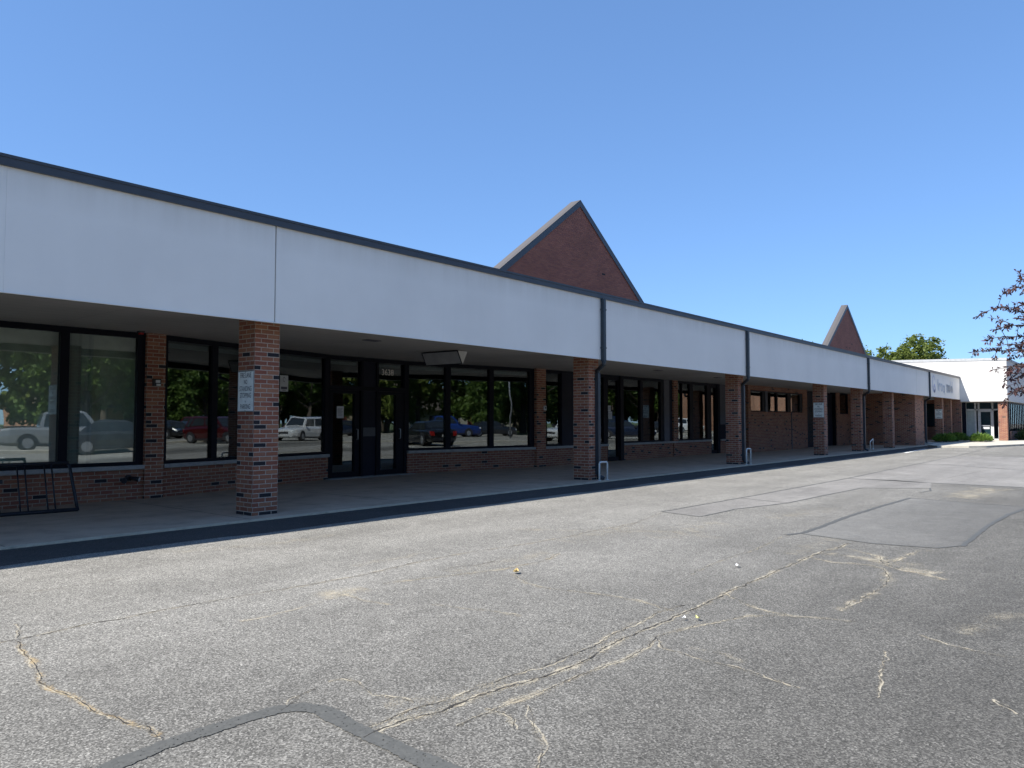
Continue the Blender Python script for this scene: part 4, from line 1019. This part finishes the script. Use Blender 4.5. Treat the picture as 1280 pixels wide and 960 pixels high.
# ------------------------------------------------------------------ vehicles out in the lot (seen mirrored in the glass)
def car_mesh(kind):
    spec = {'suv': (4.7, .92, 1.03, 1.70, (.95, .25, -1.75, -2.2)), 'sedan': (4.75, .90, .93, 1.43, (.95, .15, -1.05, -1.75)), 'pickup': (5.7, .98, 1.10, 1.85, (1.15, .45, -.95, -1.25))}[kind]
    L, hw, zb, zr, gx = spec; h = L/2
    st = [(h, .70, .34, zb-.30), (h-.06, .80, .26, zb-.22), (h-.30, .92, .22, zb-.14), (h-.9, 1.0, .2, zb-.06), (gx[0], 1.0, .2, zb), (0, 1.0, .2, zb+.01), (gx[3]+.2, 1.0, .2, zb+.02), (-h+.45, .98, .22, zb+.0), (-h+.1, .92, .28, zb-.04), (-h, .82, .36, zb-.14)]
    mb = MB(); rings = []
    for x, k, z0, zt in st:
        w = hw*k
        half = [(.001, z0), (w*.82, z0), (w*.97, z0+.14), (w, (z0+zt)*.52), (w*.975, zt-.13), (w*.90, zt-.02), (.001, zt+.015)]
        rings.append([(x, y, z) for y, z in half]+[(x, -y, z) for y, z in half[::-1]])
    n = len(rings[0])
    for A_, B_ in zip(rings, rings[1:]):
        for i in range(n):
            j = (i+1) % n; mb.face([A_[i], A_[j], B_[j], B_[i]], None, True)
    mb.face(rings[0][::-1]); mb.face(rings[-1])
    if kind == 'pickup':
        pass
    # greenhouse
    b0, b1 = hw*.90, hw*.68
    low = [(gx[0], zb), (gx[3], zb)]; zz = zr
    lo = [(gx[0], b0*.9, zb-.02), (gx[0], -b0*.9, zb-.02), (gx[3], -b0*.95, zb-.02), (gx[3], b0*.95, zb-.02)]
    mid = [(gx[1]+.10, b1*1.03, zr-.08), (gx[1]+.10, -b1*1.03, zr-.08), (gx[2]-.10, -b1*1.03, zr-.08), (gx[2]-.10, b1*1.03, zr-.08)]
    hi = [(gx[1]-.10, b1*.86, zr), (gx[1]-.10, -b1*.86, zr), (gx[2]+.12, -b1*.86, zr), (gx[2]+.12, b1*.86, zr)]
    for P, Q in ((lo, mid), (mid, hi)):
        for i in range(4): j = (i+1) % 4; mb.face([P[j], P[i], Q[i], Q[j]])
    mb.face(hi)
    glassb = MB()
    def pane(P, Q, a, b, z0, z1, off):
        # strip between the lower edge P and upper edge Q
        def at(t, u): return Vector(P[0]).lerp(Vector(P[1]), t).lerp(Vector(Q[0]).lerp(Vector(Q[1]), t), u)
        q = [at(a, z0), at(b, z0), at(b, z1), at(a, z1)]; o = Vector(off)
        glassb.face([v+o for v in q])
    def side(sgn):
        i, j = (0, 3) if sgn > 0 else (1, 2)
        P, Q = (lo[i], lo[j]), (mid[i], mid[j]); o = (0, sgn*.012, .006)
        cuts = [(.09, .46), (.50, .80), (.83, .95)] if kind != 'pickup' else [(.10, .52), (.57, .93)]
        for a, b in cuts: pane(P, Q, a, b, .12, .93, o)
    side(1); side(-1)
    pane((lo[0], lo[1]), (mid[0], mid[1]), .06, .94, .08, .95, (.012, 0, .008)); pane((lo[3], lo[2]), (mid[3], mid[2]), .08, .92, .2, .92, (-.012, 0, .006))
    tr = MB()
    tr.box(h-.01, h+.015, -hw*.45, hw*.45, .52, .66); tr.box(-h-.02, -h+.01, -hw*.7, hw*.7, .34, .52)
    for sgn in (1, -1):
        tr.box(-h*.55, h*.52, sgn*(hw-.01), sgn*(hw+.006), .24, .33)
        tr.box(gx[0]-.25, gx[0]-.08, sgn*(hw*.95), sgn*(hw*1.12), zb+.02, zb+.16)
        for x in (h*.62, -h*.60):
            q = [(x+.41*cos(t*pi/8), sgn*(hw+.004), .36+.41*sin(t*pi/8)) for t in range(9)]; tr.face(q if sgn < 0 else q[::-1])
    if kind == 'pickup': tr.box(-h+.12, gx[3]-.12, -hw*.76, hw*.76, zb+.017, zb+.05)
    return mb, glassb, tr, h, hw, zb
CARS = {}
def wheel(par, x, y, sgn):
    t = MB(); t.tube([(x, y-sgn*.11, .34), (x, y+sgn*.11, .34)], .34, 20); o = t.build('wheel', 'rubber', par)
    m = MB(); m.tube([(x, y+sgn*.10, .34), (x, y+sgn*.118, .34)], .21, 16); m.build('rim', 'rim', o)
def car(kind, x, y, rz, paint, label):
    nmk = {'suv': 'estate_car', 'sedan': 'saloon_car', 'pickup': 'pickup_truck'}[kind]
    e = empty(nmk, label, 'pickup' if kind == 'pickup' else 'car', (x, y, .002), rz, 'cars parked across the lot, mirrored in the windows')
    if kind not in CARS:
        b, gl, tr, h, hw, zb = car_mesh(kind)
        bo = b.build('body', 'car_'+paint, e); go = gl.build('window', 'win_dark', e); to = tr.build('trim', 'black_plastic', e)
        for sx in (h*.62, -h*.60):
            for s in (1, -1): wheel(e, sx, s*(hw-.11), s)
        for s in (1, -1):
            MB().box(h-.14, h-.03, s*hw*.48, s*hw*.80, zb-.36, zb-.25).build('headlight', 'light_clear', e)
            MB().box(-h-.01, -h+.12, s*hw*.62, s*hw*.84, zb-.32, zb-.10).build('taillight', 'light_red', e)
        MB().box(-h-.03, -h-.018, -.15, .15, .56, .68).build('number_plate', 'plate', e)
        CARS[kind] = e
    else:
        for o in list(CARS[kind].children):
            c = copy_tree(o, e)
            if o.name.startswith('body'):
                c.material_slots[0].link = 'OBJECT'; c.material_slots[0].material = MATS['car_'+paint]
    return e
up, dn = pi/2, -pi/2
car('suv', 44.6, -12.8, pi+.05, 'silver', 'silver estate car mirrored in the pane right of the first pillar')
car('pickup', 14.6, -21.0, .25, 'grey', 'grey pickup truck mirrored in the far left pane')
car('sedan', 15.4, -17.2, .35, 'charcoal', 'dark saloon car mirrored low in the left window')
car('suv', 20.6, -16.4, up, 'tan', 'tan estate car mirrored by the pale curtain')
car('sedan', 24.0, -16.1, dn, 'black', 'black saloon car mirrored behind the left windows')
car('pickup', 34.6, -36.0, .25, 'blue', 'bright blue pickup truck mirrored under the light box')
car('sedan', 38.8, -35.6, .2, 'charcoal', 'dark saloon car mirrored in the two panes right of the light box')
car('suv', 38.6, -15.4, up+.2, 'red', 'dark red car mirrored just left of the second pillar')
car('suv', 42.0, -16.4, up, 'grey', 'grey estate car mirrored left of the second pillar')
car('pickup', 62.5, -20.6, .5, 'navy', 'navy pickup truck mirrored right of the second pillar')
car('sedan', 70.5, -20.6, .6, 'charcoal', 'charcoal saloon car mirrored in the wide pane past the set-in door')
car('suv', 86.0, -25.0, .4, 'white', 'white car mirrored in the narrow glass before the third pillar')
car('suv', 50.0, -28.5, up, 'black', 'black estate car mirrored in the first pane past the pilaster')
car('sedan', 53.2, -28.2, up, 'charcoal', 'charcoal saloon car mirrored by the dark paned entrance')
car('pickup', 57.0, -30.0, dn, 'red', 'red pickup mirrored beside the narrow brick pilaster')
car('sedan', 46.5, -37.5, up, 'navy', 'navy saloon car mirrored in the left door glass')
car('sedan', 27.5, -36.5, up, 'silver', 'silver saloon car in the second mirrored row')
car('suv', 106.0, -24.0, .3, 'white', 'white car mirrored in the high window strip')
car('sedan', 52.0, -13.0, .9, 'navy', 'navy car parked end on beyond the mirrored silver car')
# ------------------------------------------------------------------ houses and posts beyond the lot
def house(x, y, rz, L, Wd, hz, mat, label, porch=True):
    e = empty('house', label, 'house', (x, y, 0), rz)
    w = MB(); w.box(-L/2, L/2, -Wd/2, Wd/2, 0, hz)
    for s in (1, -1):
        q = [(s*L/2, -Wd/2, hz), (s*L/2, Wd/2, hz), (s*L/2, 0, hz+Wd*.33)]; w.face(q if s > 0 else q[::-1], [(p[1], p[2]) for p in q])
    w.build('wall', mat, e)
    rf = MB(); o = .35
    for s in (1, -1):
        a = [(-L/2-o, s*(Wd/2+o), hz-o*.66), (L/2+o, s*(Wd/2+o), hz-o*.66), (L/2+o, 0, hz+Wd*.33+.02), (-L/2-o, 0, hz+Wd*.33+.02)]
        rf.face(a if s < 0 else a[::-1]); b = [(p[0], p[1], p[2]+.12) for p in a]; rf.face(b if s > 0 else b[::-1]); rf.face([a[0], a[1], b[1], b[0]])
    ro = rf.build('roof', 'shingle', e); c = MB(); c.box(L*.2, L*.2+.7, .4, 1.0, hz+.5, hz+Wd*.33+.9); c.build('chimney', 'house_brick', ro)
    for i in (-.36, -.12, .30):
        f = MB(); f.box(i*L-.6, i*L+.6, Wd/2, Wd/2+.05, .9, 2.2); wo = f.build('window', 'white_frame', e); MB().box(i*L-.52, i*L+.52, Wd/2+.05, Wd/2+.06, .98, 2.12).build('glass_pane', 'win_dark', wo)
    d = MB(); d.box(.06*L-.5, .06*L+.5, Wd/2, Wd/2+.06, .1, 2.15); do = d.build('door', 'house_door', e); m = MB(); m.tube([(.06*L+.38, Wd/2+.06, 1.05), (.06*L+.38, Wd/2+.12, 1.05)], .03, 8); m.build('handle', 'alum', do)
house(50, -66, .1, 12, 8, 2.9, 'siding', 'white sided house with dark roof mirrored behind the dark saloon car')
house(33, -68, -.1, 11, 7.5, 2.8, 'house_brick', 'brick bungalow mirrored above the blue pickup truck')
house(66, -68, .2, 12, 8, 3.0, 'siding_tan', 'tan house with chimney mirrored near the lamp post')
house(86, -62, .3, 13, 8, 2.9, 'siding', 'pale house mirrored in the left door glass')
S = empty('brick_shop', 'flat roofed orange brick shop mirrored in the panes before the third pillar', 'building', (104, -26.5, 0), -1.05)
S.scale = (.68, .8, .95)
MB().box(-11, 11, -5, 5, 0, 6.2).build('wall', 'house_brick', S); MB().box(-11.2, 11.2, -5.2, 5.2, 6.2, 6.5).build('roof_edge', 'backing', S); MB().box(-10, 10, 5, 5.9, 2.7, 3.1).build('awning', 'paint_white', S)
for i in range(5): o = MB().box(-9.4+i*4, -6.4+i*4, 5, 5.05, .5, 2.5).build('window', 'white_frame', S); MB().box(-9.3+i*4, -6.5+i*4, 5.05, 5.06, .6, 2.4).build('glass_pane', 'win_dark', o)
def lamp(x, y, label):
    e = empty('street_lamp', label, 'street lamp', (x, y, 0)); m = MB(); m.tube([(0,0,0), (0,0,7.6)], .09, 10, .06); m.build('pole', 'steel_pole', e)
    m = MB(); m.tube([(0,0,7.4), (.6,.2,7.75), (1.4,.4,7.8)], .04, 8); m.build('arm', 'steel_pole', e); MB().box(1.2, 1.8, .3, .55, 7.74, 7.86).build('lamp_head', 'alum', e)
lamp(37.5, -30, 'tall lamp post mirrored in the last pane before the brick strip'); lamp(74, -33, 'lamp post mirrored in the wide pane before the grey panel'); lamp(14, -32, 'lamp post mirrored in the left window')
# ------------------------------------------------------------------ camera, sun, sky
F_PX, VX, HY = 962.0, 1435.0, 526.0
phi = math.atan((VX-640)/F_PX); pit = math.atan((HY-480)/F_PX)
fw = Vector((cos(phi)*cos(pit), sin(phi)*cos(pit), sin(pit))); rt = Vector((sin(phi), -cos(phi), 0)); upv = rt.cross(fw)
cam = bpy.data.cameras.new('camera'); co = bpy.data.objects.new('camera', cam); COL.objects.link(co)
co.matrix_world = Matrix(((rt.x, upv.x, -fw.x, 0), (rt.y, upv.y, -fw.y, -10.17), (rt.z, upv.z, -fw.z, 1.41), (0,0,0,1)))
cam.sensor_width = 36; cam.lens = F_PX/1280*36; cam.clip_end = 2000; cam.clip_start = .05
SC.camera = co
toward = Vector((-.628, .232, .743)).normalized()
sun = bpy.data.lights.new('sun', 'SUN'); sun.energy = 3.6; sun.angle = radians(.53); sun.color = (1, .955, .89)
so = bpy.data.objects.new('sun', sun); COL.objects.link(so); so.rotation_euler = toward.to_track_quat('Z', 'Y').to_euler(); so.location = (-20, 10, 30)
wd = bpy.data.worlds.new('World'); SC.world = wd; wd.use_nodes = True
nt = wd.node_tree; bg = nt.nodes['Background']
sky = nt.nodes.new('ShaderNodeTexSky'); sky.sky_type = 'NISHITA'; sky.sun_disc = False
sky.sun_elevation = math.asin(toward.z); sky.sun_rotation = atan2(toward.x, toward.y)
sky.air_density = .9; sky.dust_density = .15; sky.ozone_density = 3; sky.altitude = 600
gm = nt.nodes.new('ShaderNodeGamma'); gm.inputs[1].default_value = .57; nt.links.new(sky.outputs[0], gm.inputs[0])
nt.links.new(mixc(nt, 1, gm.outputs[0], (.47, .70, 1.03), 'MULTIPLY'), bg.inputs[0]); bg.inputs[1].default_value = .15
SC.view_settings.view_transform = 'Standard'; SC.view_settings.look = 'None'; SC.view_settings.exposure = 1.35; SC.view_settings.gamma = 1
SC.view_settings.use_curve_mapping = False
SC.render.engine = 'CYCLES'
cy = SC.cycles; cy.max_bounces = 8; cy.diffuse_bounces = 4; cy.glossy_bounces = 4; cy.transparent_max_bounces = 16; cy.transmission_bounces = 4
cy.use_denoising = True; cy.sample_clamp_indirect = 6; cy.caustics_reflective = False; cy.caustics_refractive = False
